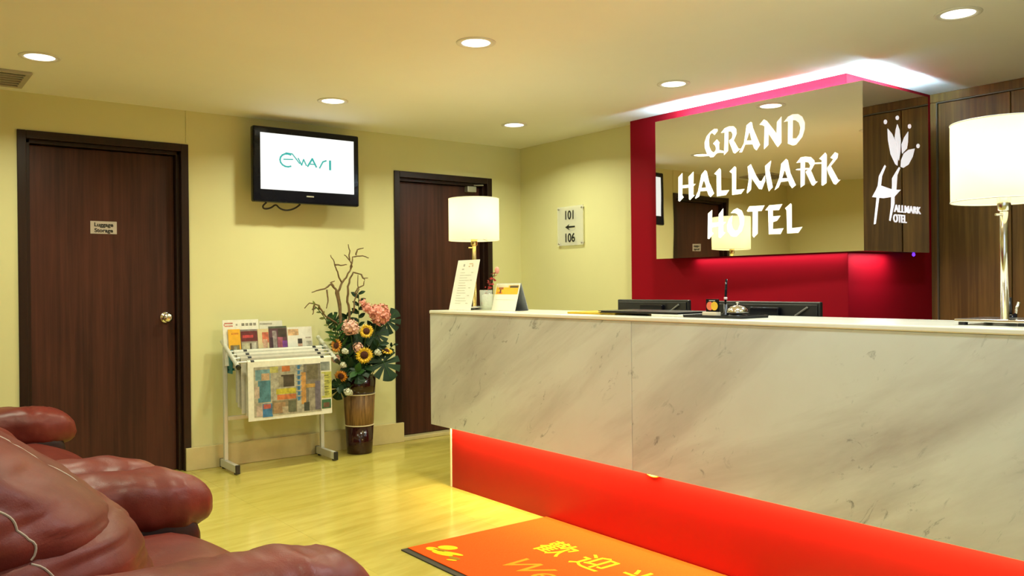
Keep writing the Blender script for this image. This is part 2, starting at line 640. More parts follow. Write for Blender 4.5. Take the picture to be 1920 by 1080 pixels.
# side wall behind the sofas, with an unseen glazed opening added for the cool fill
mb = MB()
mb.box(-0.7, -0.55, 0.7, YA, 0, ZC)
mb.box(-0.7, -0.55, -3.2, -2.9, 0, ZC)
mb.box(-0.7, -0.55, -2.9, 0.7, 2.3, ZC)
tag(mb.build('wall_side', M['wall']), kind='structure')
mb = MB(); mb.box(-0.55, 5.42, -3.15, -3.0, 0, ZC)
tag(mb.build('wall_front', M['wall']), kind='structure')
win = thing('added_window', None, None, kind='structure')  # unseen glazing, added to go with the cool fill light
mb = MB()
for y in (-2.9, -1.72, -0.54, 0.64): mb.cbox(-0.64, -0.57, y, y + 0.06, 0, 2.3)
for y in (-2.84, -1.66, -0.48):
    mb.cbox(-0.64, -0.57, y, y + 1.12, 0.0, 0.08)
    mb.cbox(-0.64, -0.57, y, y + 1.12, 2.22, 2.3)
mb.build('window_frame', M['steel'], win)
for y in (-2.84, -1.66, -0.48):
    mb = MB(); mb.box(-0.61, -0.605, y, y + 1.12, 0.08, 2.22)
    mb.build('pane', M['pane'], win)

# skirtings
mb = MB(); mb.cbox(1.681, 3.328, YA - 0.030, YA - 0.001, 0, 0.150, 0.003)
tag(mb.build('baseboard_left', M['skirt']), kind='structure')
mb = MB(); mb.cbox(4.175, XB, YA - 0.030, YA - 0.001, 0, 0.150, 0.003)
tag(mb.build('baseboard_corner', M['skirt']), kind='structure')
mb = MB(); mb.cbox(XB - 0.025, XB, 4.36, YA - 0.032, 0, 0.150, 0.003)
tag(mb.build('baseboard_back', M['skirt']), kind='structure')
mb = MB(); mb.cbox(-0.5, 0.735, YA - 0.030, YA - 0.001, 0, 0.150, 0.003)
tag(mb.build('baseboard_side', M['skirt']), kind='structure')
# thin painted cable trunking above the luggage door
mb = MB(); mb.cbox(1.706, 1.718, YA - 0.006, YA, D1[2] + 0.01, ZC, 0.002)
tag(mb.build('trim_1', M['wall']), kind='structure')

# ---- doors
def make_door(name, d, leaf_m, thr):
    x0, x1, z1 = d
    root = thing(name, None, None, kind='structure')
    fw = 0.048
    mb = MB()
    yf = YA - 0.012
    mb.cbox(x0, x0 + fw, yf, YA + 0.12, 0, z1, 0.003)
    mb.cbox(x1 - fw, x1, yf, YA + 0.12, 0, z1, 0.003)
    mb.cbox(x0 + fw, x1 - fw, yf, YA + 0.12, z1 - fw, z1, 0.003)
    # inner stop, one step back
    mb.cbox(x0 + fw, x0 + fw + 0.022, YA + 0.03, YA + 0.13, 0, z1 - fw, 0.002)
    mb.cbox(x1 - fw - 0.022, x1 - fw, YA + 0.03, YA + 0.13, 0, z1 - fw, 0.002)
    mb.cbox(x0 + fw, x1 - fw, YA + 0.03, YA + 0.13, z1 - fw - 0.022, z1 - fw, 0.002)
    mb.build('door_frame', M['frame'], root)
    if thr:
        mb = MB(); mb.cbox(x0 + fw, x1 - fw, YA - 0.005, YA + 0.16, 0, thr, 0.004)
        mb.build('threshold', M['skirt'], root)
    a, b = x0 + fw + 0.024, x1 - fw - 0.024
    mb = MB(); mb.cbox(a, b, YA + 0.075, YA + 0.12, thr + 0.004, z1 - fw - 0.026, 0.003)
    mb.build('door_leaf', leaf_m, root)
    mb = MB(); mb.box(x0, x1, YA + 0.165, YA + 0.2, 0, z1)
    mb.build('backing', M['frame'], root)
    return root, YA + 0.075
d1, yl = make_door('door_1', D1, M['door'], 0.0)
# knob with round rose
mx = Matrix.Translation((1.587, yl, 1.016)) @ Matrix.Rotation(PI / 2, 4, 'X')
mb = MB(); mb.smooth = True
mb.lathe([(0, 0), (0.038, 0), (0.038, 0.006), (0.030, 0.012), (0.014, 0.016), (0.013, 0.035), (0.028, 0.045), (0.031, 0.058), (0.024, 0.068), (0.010, 0.072), (0, 0.072)], n=28, mx=mx)
kn = mb.build('knob', M['chrome'], d1)
mb = MB(); mb.lathe([(0, 0.0715), (0.008, 0.0715), (0.008, 0.075), (0, 0.075)], n=14, mx=mx)
mb.build('keyhole', M['brass'], kn)
mb = MB(); mb.cbox(1.138, 1.293, yl - 0.003, yl, 1.557, 1.637, 0.001)
pl = mb.build('name_plate', mat('plate_grey', (0.50, 0.43, 0.36), 0.5, var=0.05), d1)
pl['label'] = 'grey plate lettered Luggage Storage'
text_mesh('lettering', 'Luggage', 0.034, M['ink'], frame3(V(1.2155, yl - 0.0032, 1.614), (1, 0, 0), (0, 0, 1)), pl, bold=0.0011, sx=1.04)
text_mesh('lettering', 'Storage', 0.034, M['ink'], frame3(V(1.2155, yl - 0.0032, 1.578), (1, 0, 0), (0, 0, 1)), pl, bold=0.0011, sx=1.04)

d2, yl2 = make_door('door_2', D2, M['door'], 0.028)
mb = MB(); mb.cbox(3.985, 4.075, yl2 - 0.05, yl2, 1.985, 2.035, 0.006)
dc = mb.build('door_closer', M['steel'], d2)
mb = MB(); mb.tube([(4.05, yl2 - 0.025, 2.036), (4.05, yl2 - 0.04, 2.045), (4.13, yl2 - 0.07, 2.046)], 0.006, 8)
mb.build('closer_arm', M['steel'], dc)

# ---- crimson pier behind the counter
XR, YR0, YR1 = 4.42, 2.655, 4.357
mb = MB(); mb.cbox(XR, 5.42, YR0, YR1, 0, ZC, 0.003)
tag(mb.build('wall_accent', M['red']), kind='structure')

# ---- dark timber panelling on the right
mb = MB(); mb.box(5.425, 5.6, -3.2, YR0 + 0.2, 0, ZC)
wr_ = tag(mb.build('wall_right', M['frame']), kind='structure')
mb = MB(); mb.cbox(5.372, 5.424, -3.0, YR0, 2.330, ZC - 0.001, 0.003)
mb.build('header', M['panel'], wr_)
mb = MB(); mb.cbox(5.372, 5.424, 2.618, YR0, 0, 2.328, 0.003)
mb.build('stile', M['panel'], wr_)
edge_m = mat('edge_strip', (0.20, 0.17, 0.11), 0.4, metal=0.3, var=0.1)
mb = MB(); mb.box(5.368, 5.424, 2.609, 2.616, 0, 2.328); mb.build('edge_strip', edge_m, wr_)
mb = MB(); mb.box(5.368, 5.424, -3.0, 2.609, 2.322, 2.328); mb.build('edge_strip', edge_m, wr_)
y = 2.607
mb = MB(); mb.cbox(0, 0.046, -0.420, 0, 0, 2.318, 0.003)
pm = mb.mesh('panel'); pm.materials.append(M['panel'])
while y > -2.9:
    o = bpy.data.objects.new('panel', pm); COL.objects.link(o)
    o.location = (5.378, y, 0.002); o.parent = wr_
    y -= 0.427

# ================================================================== CEILING FITTINGS
def downlight(x, y, label, e=30, col=WARM):
    root = thing('downlight', label, 'downlight', (x, y, ZC), 'recessed ceiling downlights')
    mb = MB(); mb.smooth = True
    mb.lathe([(0.070, -0.0005), (0.070, -0.004), (0.088, -0.007), (0.096, -0.004), (0.097, -0.0005)], n=40)
    mb.build('trim_ring', M['white'], root, loc=(0, 0, 0))
    mb = MB(); mb.lathe([(0, -0.0025), (0.0695, -0.0025), (0.0695, -0.0005), (0, -0.0005)], n=40)
    mb.build('lens', M['lamp'], root, loc=(0, 0, 0))
    area('lamp_light', (0, 0, -0.012), 0.13, e, col, shape='DISK', spread=math.radians(150), parent=root)
    return root
E1 = 14.5
downlight(0.72, 4.86, 'round ceiling downlight at far left, above the dark door', E1)
downlight(2.374, 4.955, 'round ceiling downlight near the wall-mounted television', E1)
downlight(2.374, 3.375, 'round ceiling downlight at the top centre of the picture', E1)
downlight(3.809, 4.937, 'small round ceiling downlight above the narrow doorway behind the counter lamp', E1)
downlight(3.809, 3.394, 'round ceiling downlight just in front of the mirror sign', E1)
downlight(3.850, 1.775, 'round ceiling downlight at the top right corner', E1, (0.80, 0.93, 1.0))

downlight(0.72, 3.375, 'round ceiling downlight above the two-seat leather sofa', E1)
downlight(0.72, 1.775, 'round ceiling downlight above the foreground armchair', E1)
downlight(2.374, 1.775, 'round ceiling downlight above the near end of the welcome mat', E1, (0.80, 0.93, 1.0))
downlight(2.374, 0.18, 'round ceiling downlight in front of the right end of the counter', E1 * 1.6, (0.80, 0.93, 1.0))
root = thing('ceiling_vent', 'grey ceiling air vent cut off by the left picture edge', 'vent', (0.50, 5.43, ZC))
mb = MB()
w, d = 0.24, 0.20
for a, b, c, e in ((-w, w, -d, -d + 0.03), (-w, w, d - 0.03, d), (-w, -w + 0.03, -d + 0.03, d - 0.03), (w - 0.03, w, -d + 0.03, d - 0.03)):
    mb.cbox(a, b, c, e, -0.014, -0.0005, 0.003)
vm = mat('vent_grey', (0.46, 0.42, 0.36), 0.5, var=0.05)
mb.build('frame', vm, root, loc=(0, 0, 0))
for i in range(6):
    mb = MB()
    mb.cbox(-w + 0.03, w - 0.03, -0.013, 0.013, -0.0015, 0.0015, 0.0007,
            Matrix.Translation((0, -d + 0.055 + i * 0.058, -0.012)) @ Matrix.Rotation(math.radians(35), 4, 'X'))
    mb.build('slat', vm, root, loc=(0, 0, 0))

# ================================================================== MIRROR SIGN
XM, YM = 4.345, 2.515
ZB, ZT = 1.375, 2.306
YL = 3.985
sign = thing('mirror_sign', 'mirrored box sign lettered GRAND HALLMARK HOTEL on the crimson pier', 'sign', (XM, 3.2, ZB))
TILT = 0.041                      # the front mirror hangs a little askew of the pier
def xm(y): return 4.345 - TILT * (y - YM)
mb = MB()
P = [(xm(YM), YM), (xm(YL), YL), (xm(YL) + 0.006, YL), (xm(YM) + 0.006, YM)]
mb.add([V(a, b, z) for z in (ZB, ZT) for a, b in P], [(3, 2, 1, 0), (4, 5, 6, 7), (0, 1, 5, 4), (1, 2, 6, 5), (2, 3, 7, 6), (3, 0, 4, 7)])
mb.build('mirror_front', M['mirror'], sign)
mb = MB(); mb.box(XM + 0.0065, 5.065, YM, YM + 0.006, ZB, ZT)
mb.build('mirror_side', M['mirror'], sign)
mb = MB()
mb.box(XM + 0.0065, XR - 0.001, YM + 0.007, YL, ZB + 0.004, ZB + 0.016)
mb.box(XR - 0.001, 5.065, YM + 0.007, YR0 - 0.001, ZB + 0.004, ZB + 0.016)
mb.box(XM + 0.0065, XR - 0.001, YL - 0.012, YL - 0.001, ZB + 0.016, ZT - 0.09)
mb.box(5.050, 5.064, YM + 0.007, YR0 - 0.001, ZB + 0.016, ZT - 0.09)
mb.box(XM + 0.0065, XR - 0.001, YM + 0.007, YL - 0.012, ZT - 0.105, ZT - 0.09)
mb.box(XR - 0.001, 5.050, YM + 0.007, YR0 - 0.001, ZT - 0.105, ZT - 0.09)
mb.build('box_body', M['black'], sign)
mb = MB(); mb.tube([(4.385, 3.86, ZT - 0.055), (4.385, 2.60, ZT - 0.055)], 0.013, 12)
mb.build('cove_tube', M['tube'], sign)
mb = MB(); mb.tube([(4.40, 2.585, ZT - 0.055), (4.90, 2.585, ZT - 0.055)], 0.013, 12)
mb.build('cove_tube', M['tube'], sign)
mb = MB(); mb.smooth = True
mb.lathe([(0, 0.012), (0.006, 0.010), (0.009, 0.004), (0.009, -0.004), (0.005, -0.010), (0, -0.012)], (5.045, 2.60, ZB - 0.008), n=14)
mb.build('blue_light', M['blue_led'], sign)
PINK = (1.0, 0.62, 0.80)
a = area('cove_light', (4.39, 3.2, ZB - 0.004), 0.03, 1.6, PINK, (0, 0, 0), size_y=1.1, parent=None)
a = area('cove_light', (4.62, 2.585, ZB - 0.004), 0.40, 2.2, PINK, (0, 0, 0), size_y=0.05, parent=None)

LETTERS = [
    ('G', [[(3475,2183),(3498,2187),(3528,2173),(3558,2148),(3575,2110),(3574,2077),(3557,2037),(3529,2009),(3507,2009),(3480,2030),(3460,2031),(3428,2025),(3431,2039),(3462,2048),(3464,2082),(3459,2094),(3479,2117),(3509,2094),(3494,2082),(3487,2065),(3489,2049),(3504,2037),(3524,2050),(3539,2080),(3542,2118),(3533,2153),(3518,2165),(3496,2148),(3473,2169)]]),
    ('R', [[(3449,2153),(3419,2179),(3390,2177),(3392,2149),(3396,2033),(3426,2011),(3419,2153)],[(3419,2179),(3385,2186),(3352,2181),(3333,2160),(3331,2132),(3353,2093),(3384,2084),(3386,2096),(3365,2109),(3360,2132),(3371,2152),(3393,2155)],[(3384,2084),(3386,2100),(3353,2093),(3318,2037),(3304,2035),(3344,2010),(3356,2018)]]),
    ('A', [[(3258,2173),(3230,2188),(3222,2171),(3269,2056),(3293,2012),(3314,2013),(3278,2065)],[(3256,2174),(3228,2189),(3219,2184),(3213,2150),(3164,2040),(3189,2010),(3205,2024),(3218,2057),(3236,2126),(3248,2120)],[(3264,2079),(3214,2074),(3209,2050),(3269,2056)]]),
    ('N', [[(3167,2162),(3135,2190),(3115,2177),(3050,2092),(3046,2161),(3016,2188),(3018,2033),(3042,2010),(3053,2023),(3104,2100),(3106,2032),(3137,2009),(3131,2147),(3147,2157)]]),
    ('D', [[(3001,2152),(2973,2180),(2940,2179),(2944,2047),(2944,2007),(2975,2022),(2972,2152),(2984,2154)],[(2973,2180),(2943,2189),(2907,2185),(2880,2165),(2864,2128),(2865,2090),(2881,2048),(2920,2010),(2936,2006),(2975,2022),(2947,2048),(2919,2045),(2900,2066),(2892,2103),(2902,2134),(2924,2152),(2943,2155)]]),
    ('H', [[(3790,1910),(3757,1934),(3760,1788),(3748,1774),(3783,1748),(3792,1754)],[(3707,1904),(3666,1933),(3669,1782),(3658,1779),(3697,1751),(3704,1758)],[(3763,1854),(3702,1853),(3648,1852),(3678,1831),(3702,1833),(3763,1834)]]),
    ('A', [[(3603,1907),(3573,1933),(3562,1924),(3610,1810),(3622,1768),(3649,1756),(3655,1761),(3630,1803)],[(3600,1909),(3573,1933),(3560,1922),(3542,1851),(3505,1777),(3532,1756),(3549,1771),(3577,1859),(3591,1870)],[(3615,1823),(3566,1820),(3557,1798),(3625,1802)]]),
    ('L', [[(3502,1901),(3461,1933),(3451,1921),(3451,1791),(3390,1787),(3415,1759),(3483,1756),(3484,1892)]]),
    ('L', [[(3386,1903),(3347,1931),(3337,1923),(3339,1785),(3276,1784),(3303,1756),(3368,1755),(3367,1889)]]),
    ('M', [[(3253,1918),(3229,1931),(3224,1856),(3231,1775),(3258,1754),(3261,1762),(3245,1838)],[(3253,1918),(3230,1931),(3194,1858),(3171,1823),(3156,1819),(3133,1852),(3129,1821),(3154,1770),(3174,1775),(3218,1835)],[(3130,1909),(3088,1937),(3100,1878),(3079,1776),(3106,1753),(3113,1779),(3127,1851)]]),
    ('A', [[(3020,1909),(2987,1934),(2978,1924),(3022,1805),(3039,1772),(3067,1757),(3035,1826)],[(3019,1909),(2987,1934),(2976,1924),(2960,1848),(2925,1773),(2950,1757),(2966,1780),(2993,1861),(3007,1878)],[(3024,1823),(2977,1820),(2969,1802),(3030,1801)]]),
    ('R', [[(2921,1902),(2893,1931),(2864,1930),(2869,1770),(2895,1756),(2893,1901)],[(2893,1931),(2861,1932),(2827,1925),(2806,1903),(2803,1884),(2827,1848),(2857,1837),(2859,1847),(2838,1859),(2832,1877),(2843,1896),(2867,1901)],[(2862,1844),(2827,1846),(2799,1782),(2786,1781),(2812,1759),(2823,1763)],[(2806,1891),(2759,1887),(2759,1878),(2806,1882)]]),
    ('K', [[(2776,1909),(2738,1940),(2729,1927),(2732,1766),(2755,1753),(2763,1757),(2760,1898)],[(2728,1851),(2690,1896),(2707,1906),(2679,1935),(2660,1923),(2664,1900),(2705,1858),(2723,1841)],[(2728,1846),(2705,1860),(2661,1778),(2648,1776),(2676,1751),(2689,1757),(2719,1817)]]),
    ('H', [[(3553,1653),(3521,1674),(3525,1535),(3511,1523),(3546,1489),(3558,1492)],[(3470,1642),(3436,1677),(3437,1530),(3421,1523),(3460,1490),(3472,1497)],[(3525,1592),(3465,1593),(3417,1590),(3448,1561),(3465,1567),(3525,1561)]]),
    ('O', [[(3380,1643),(3358,1662),(3331,1670),(3299,1653),(3280,1611),(3283,1565),(3300,1525),(3338,1495),(3360,1494),(3349,1530),(3327,1536),(3313,1567),(3315,1608),(3331,1633),(3350,1641)],[(3367,1628),(3392,1607),(3409,1568),(3404,1531),(3379,1500),(3357,1493),(3348,1530),(3365,1547),(3374,1576)]]),
    ('T', [[(3262,1648),(3243,1675),(3136,1672),(3157,1640),(3254,1642)],[(3220,1652),(3184,1649),(3186,1505),(3213,1481),(3223,1493)]]),
    ('E', [[(3132,1642),(3104,1670),(3015,1670),(3039,1636),(3080,1638),(3080,1602),(3028,1602),(3052,1574),(3080,1567),(3081,1526),(3009,1527),(3029,1493),(3109,1496),(3112,1640)]]),
    ('L', [[(2998,1644),(2960,1670),(2954,1663),(2954,1524),(2885,1528),(2912,1494),(2985,1494),(2988,1631)]]),
]
EMBLEM = [
    ('petal', [(4596,2073),(4645,2049),(4694,2002),(4718,1926),(4710,1864),(4685,1871),(4631,1925),(4601,2006)]),
    ('petal', [(4708,2110),(4733,2077),(4747,2013),(4741,1948),(4723,1894),(4711,1925),(4700,1989),(4676,2026),(4689,2073)]),
    ('petal', [(4833,2078),(4828,2015),(4814,1974),(4756,1939),(4750,1994),(4783,2037)]),
    ('petal', [(4912,1986),(4885,1934),(4832,1883),(4767,1858),(4735,1862),(4742,1902),(4775,1944),(4833,1972)]),
    ('stalk', [(4723,1861),(4735,1856),(4703,1814),(4689,1723),(4670,1696),(4669,1650),(4624,1548),(4612,1551),(4632,1629),(4637,1694),(4646,1746),(4647,1791),(4691,1833)]),
    ('chair_back', [(4568,1861),(4580,1854),(4537,1796),(4524,1738),(4494,1739),(4507,1794)]),
    ('chair_seat', [(4494,1739),(4530,1742),(4652,1727),(4740,1732),(4670,1689),(4553,1673),(4434,1673),(4476,1716)]),
    ('chair_leg', [(4481,1675),(4505,1673),(4467,1526),(4449,1523)]),
    ('dot', [(4596,2106),(4592,2098),(4584,2092),(4573,2091),(4565,2095),(4562,2102),(4565,2110),(4574,2116),(4584,2117),(4593,2113)]),
    ('dot', [(4726,2144),(4723,2136),(4714,2130),(4703,2129),(4694,2132),(4691,2140),(4695,2148),(4704,2153),(4714,2155),(4723,2151)]),
    ('dot', [(4863,2109),(4859,2101),(4850,2095),(4839,2094),(4830,2098),(4827,2105),(4830,2114),(4839,2119),(4851,2121),(4860,2117)]),
    ('dot', [(4960,2004),(4956,1996),(4947,1990),(4935,1989),(4926,1993),(4923,2000),(4926,2008),(4936,2014),(4947,2015),(4957,2011)]),
]

for ch, polys in LETTERS:
    mb = MB()
    for P in polys:
        mb.prism(P, lambda u, v, d: V(xm(u / 1000) - 0.0005 - d, u / 1000, v / 1000), 0.0012)
    mb.build('letter', M['letter'], sign)
em = None
for nm, P in EMBLEM:
    if nm == 'petal':
        cx, cz = sum(p[0] for p in P) / len(P), sum(p[1] for p in P) / len(P)
        P = [(cx + (a - cx) * 0.90, cz + (b - cz) * 0.96) for a, b in P]
    mb = MB()
    mb.prism(P, lambda u, v, d: V(u / 1000, YM - 0.0005 - d, v / 1000), 0.0010)
    o = mb.build('emblem_' + nm, M['emblem'], sign)
text_mesh('small_lettering', 'ALLMARK', 0.060, M['emblem'], frame3(V(4.667, YM - 0.002, 1.620), (1, 0, 0), (0, 0, 1)), sign, ext=0.001, align='LEFT', sx=1.14, bold=0.0005)
text_mesh('small_lettering', 'OTEL', 0.066, M['emblem'], frame3(V(4.655, YM - 0.002, 1.563), (1, 0, 0), (0, 0, 1)), sign, ext=0.001, align='LEFT', sx=0.92, bold=0.0005)

# ================================================================== ROOM NUMBER SIGN
rs = thing('room_sign', 'clear acrylic wall sign reading 101 arrow 106', 'sign', (XB, 5.11, 1.525))
mb = MB(); mb.cbox(XB - 0.022, XB - 0.016, 4.957, 5.267, 1.522, 1.836, 0.001)
mb.build('plate', M['acrylic'], rs)
for yy in (4.975, 5.25):
    for zz in (1.54, 1.818):
        mb = MB(); mb.lathe([(0, 0), (0.008, 0), (0.008, 0.024), (0.005, 0.027), (0, 0.027)], n=16,
                            mx=Matrix.Translation((XB, yy, zz)) @ Matrix.Rotation(-PI / 2, 4, 'Y'))
        mb.build('standoff', M['steel'], rs)
xs = XB - 0.0232
for s_, zz in (('101', 1.762), ('106', 1.580)):
    text_mesh('number', s_, 0.098, M['ink'], frame3(V(xs, 5.117, zz), (0, -1, 0), (0, 0, 1)), rs, bold=0.0016, sx=0.90)
mb = MB()
mb.prism([(5.168, 1.669), (5.118, 1.692), (5.128, 1.676), (5.052, 1.676), (5.052, 1.663), (5.128, 1.663), (5.118, 1.646)],
         lambda u, v, d: V(xs - d, u, v), 0.001)
mb.build('arrow', M['ink'], rs)

# ================================================================== RECEPTION COUNTER
XC = 2.70
rc = thing('reception_counter', 'long marble-fronted reception counter with a glowing red base', 'counter', (2.9, 2.3, 0))
Y0c, Y1c = 0.15, 4.346
for ya, yb_, mt in ((2.6675, Y1c, 'marble'), (Y0c, 2.6655, 'marble2')):
    mb = MB(); mb.cbox(XC, XC + 0.024, ya, yb_, 0.377, 1.039, 0.0015)
    mb.build('marble_panel', M[mt], rc)
mb = MB(); mb.cbox(XC + 0.025, 3.16, Y1c - 0.024, Y1c, 0.377, 1.039, 0.0015)
mb.build('marble_panel', M['marble'], rc)
mb = MB(); mb.cbox(XC + 0.025, 3.16, Y0c, Y0c + 0.024, 0.377, 1.039, 0.0015)
mb.build('marble_panel', M['marble2'], rc)
mb = MB(); mb.cbox(XC - 0.004, 3.17, Y0c, Y1c + 0.004, 1.040, 1.060, 0.005)
mb.build('countertop', M['top'], rc)
mb = MB(); mb.box(XC + 0.025, 3.16, Y0c + 0.025, Y1c - 0.025, 0.392, 0.404)
mb.box(3.14, 3.16, Y0c + 0.025, Y1c - 0.025, 0.404, 1.039)
mb.build('carcass', M['cream'], rc)
mb = MB(); mb.cbox(2.795, 3.10, Y0c, 4.266, 0.0, 0.391, 0.002)
mb.build('base_panel', M['redbase'], rc)
mb = MB(); mb.cbox(2.790, 3.10, 4.267, 4.279, 0.0, 0.391, 0.002)
mb.build('base_edge', M['cream'], rc)
LED = (1.0, 0.78, 0.33)
area('strip_light', (2.772, 2.3, 0.388), 0.03, 33, LED, (0, 0, 0), size_y=3.9)
mb = MB()
mb.tube([(2.788, 2.626 + 0.042 * math.cos(t), 0.366 - 0.020 * math.sin(t)) for t in [PI * k / 12 for k in range(13)]], 0.005, 8)
mb.build('gold_loop', mat('gold_foil', (0.85, 0.62, 0.08), 0.35, metal=0.3, var=0.1), rc)

# work desk behind the counter
wd = thing('work_desk', 'low work desk hidden behind the reception counter', 'desk', (3.45, 2.2, 0))
mb = MB(); mb.cbox(3.19, 3.80, 0.3, 4.2, 0.72, 0.75, 0.003); mb.build('desktop', M['panel'], wd)
for yy in (0.32, 2.2, 4.14):
    mb = MB(); mb.cbox(3.22, 3.78, yy, yy + 0.04, 0, 0.72, 0.003); mb.build('side_panel', M['panel'], wd)

# ================================================================== SOFAS
def ring(cx, cy, cz, a, b, n=3.0, k=28, axis='x', wr=0.0, seed=0.0, wf=14.0):
    """superellipse ring in the plane across an axis"""
    R = []
    for j in range(k):
        t = 2 * PI * j / k
        c, s_ = math.cos(t), math.sin(t)
        u = math.copysign(abs(c) ** (2 / n), c) * a
        v = math.copysign(abs(s_) ** (2 / n), s_) * b
        if axis == 'x': p = V(cx, cy + u, cz + v)
        elif axis == 'z': p = V(cx + u, cy + v, cz)
        else: p = V(cx + u, cy, cz + v)
        if wr:
            d = noise.noise(V(p.x * wf + seed, p.y * wf * 0.6, p.z * wf * 0.5)) * wr
            q = p - V(cx, cy, cz)
            if q.length > 1e-5: p += q.normalized() * d
        R.append(p)
    return R

def arm_pad(yc, x0, x1, zc0, zc1, a, b, seed):
    """rolled arm pillow running front to back, puckered at its front end"""
    mb = MB(); mb.smooth = True
    rings = []
    n = 80
    for i in range(n + 1):
        t = i / n
        x = x0 + (x1 - x0) * t
        z = zc0 + (zc1 - zc0) * t
        k = 1.0
        if t > 0.80:
            q = (t - 0.80) / 0.20
            k = math.sqrt(max(0.0, 1 - q ** 2.6)) * 0.96 + 0.04
        if t < 0.06:
            q = 1 - t / 0.06
            k = math.sqrt(max(0, 1 - q * q)) * 0.9 + 0.1
        pk = 0.004 + 0.009 * max(0, (t - 0.6) / 0.4)
        R = ring(x, yc, z - (1 - k) * b * 0.35, a * k, b * k, 2.5, 56, 'x', pk * k, seed, 15.0)
        c = V(x, yc, z)
        for q_, p in enumerate(R):
            # sharp little folds across the pad, gathering towards the front
            th = 2 * PI * q_ / 56
            f = noise.noise(V(p.x * 26 + seed, math.cos(th) * 0.9 + p.x * 3, math.sin(th) * 0.9))
            g = (1 - min(1, abs(f) * 5.0)) ** 2
            p += (c - p).normalized() * g * k * (0.0022 + 0.006 * t ** 3)
        rings.append(R)
    mb.loft(rings)
    return mb

def make_sofa(name, label, loc, rotz, half, nseat, seed):
    """leather recliner sofa facing +x; half = distance from the middle to an arm's centre line"""
    root = thing(name, label, 'sofa', loc)
    root.rotation_euler = (0, 0, rotz)
    O = (0, 0, 0)
    aw = 0.135
    inner = half - aw + 0.02
    mb = MB(); mb.cbox(-0.38, 0.80, -half, half, 0.05, 0.30, 0.03); mb.build('base', M['leather_shaded'], root, loc=O)
    for sx in (-0.33, 0.72):
        for sy in (-1, 1):
            mb = MB(); mb.lathe([(0.025, 0), (0.03, 0.055)], (sx, sy * (half - 0.05), 0), n=14)
            mb.build('foot', M['black'], root, loc=O)
    for s_ in (-1, 1):
        yc = s_ * half
        mb = MB(); mb.smooth = True
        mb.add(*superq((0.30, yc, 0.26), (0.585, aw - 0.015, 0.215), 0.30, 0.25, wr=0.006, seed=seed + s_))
        arm = mb.build('arm', M['leather_shaded'], root, loc=O)
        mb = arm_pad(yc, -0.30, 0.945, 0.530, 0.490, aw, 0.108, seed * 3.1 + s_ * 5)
        mb.build('arm_pad', M['leather'], arm, loc=O)
    w = 2 * inner / nseat
    for i in range(nseat):
        yc = -inner + w * (i + 0.5)
        def seatfn(p):
            # the front lip rolls down
            if p.x > 0.15: p = V(p.x, p.y, p.z - 0.55 * (p.x - 0.15) ** 2 * 2.2)
            return p
        mb = MB(); mb.smooth = True
        mb.add(*superq((0.50, yc, 0.345), (0.475, w / 2 - 0.006, 0.105), 0.30, 0.28, 36, 22, wr=0.007, wf=7, seed=seed + i, fn=seatfn))
        seat = mb.build('seat_cushion', M['leather'], root, loc=O)
        mb = MB(); mb.tube([(0.20 + 0.07 * k, yc - w / 2 + 0.075, 0.4445 - 0.0008 * k - (0.0 if k < 7 else 0.006 * (k - 6) ** 1.6)) for k in range(10)], 0.0022, 6)
        mb.build('stitching', M['thread'], seat, loc=O)
        # two-tier back cushion, leaning
        hw = w / 2 + (0.038 if nseat == 1 else -0.012)
        yc = yc - (0.03 if nseat == 1 else 0)
        def back(z0, z1, f0, f1, bulge, sd, nm):
            mb = MB(); mb.smooth = True
            rings = []
            n = 44
            for q in range(n + 1):
                t = q / n
                z = z0 + (z1 - z0) * t
                k = max(0.0, 1 - abs(2 * t - 1) ** 3.2) ** 0.5
                fx = f0 + (f1 - f0) * t - bulge * (1 - k)
                bx_ = -0.30 - 0.10 * t
                hx = (fx - bx_) / 2
                R = ring(bx_ + hx, yc, z, max(hx, 0.02), hw * (0.90 + 0.10 * k), 2.4, 72, 'z')
                R2 = []
                for p in R:
                    f = noise.noise(V(p.x * 4 + sd, p.y * 3.0, p.z * 17 + p.y * 2.5))
                    d = noise.noise(V(p.x * 5 + sd, p.y * 3.2, p.z * 30)) * 0.004 - 0.0065 * (1 - min(1, abs(f) * 5)) ** 2 + noise.noise(V(p.x * 7, p.y * 7 + sd, p.z * 7)) * 0.005
                    # pinched seams
                    for ys in (-0.90, -0.22):
                        d -= 0.012 * math.exp(-((p.y - yc - ys * hw) / 0.018) ** 2)
                    q_ = p - V(bx_ + hx, yc, z)
                    R2.append(p + q_.normalized() * d if q_.length > 1e-5 else p)
                rings.append(R2)
            mb.loft(rings)
            o = mb.build(nm, M['leather'], root, loc=O)
            for ys in (-0.90, -0.22):
                pts = []
                for q in range(4, n - 3):
                    R2 = rings[q]
                    fr = sorted((p for p in R2[-19:] + R2[:19]), key=lambda p: p.y)
                    yt = yc + ys * hw
                    for pa, pb in zip(fr[:-1], fr[1:]):
                        if pa.y <= yt <= pb.y and pb.y > pa.y:
                            pts.append(pa.lerp(pb, (yt - pa.y) / (pb.y - pa.y)) + V(0.0015, 0, 0)); break
                mb = MB(); mb.tube(pts, 0.0026, 6)
                mb.build('stitching', M['thread'], o, loc=O)
        back(0.36, 0.680, 0.590, 0.520, 0.085, seed + i, 'back_lower')
        back(0.630, 0.945, 0.535, 0.14, 0.10, seed + i + 7, 'back_upper')
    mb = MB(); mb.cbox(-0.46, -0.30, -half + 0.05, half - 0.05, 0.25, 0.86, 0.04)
    mb.build('back_frame', M['leather_shaded'], root, loc=O)
    return root
make_sofa('leather_armchair', 'maroon leather armchair in the left foreground, its stitched back nearest the camera', (0.02, 2.405, 0), math.radians(1.0), 0.56, 1, 3.0)
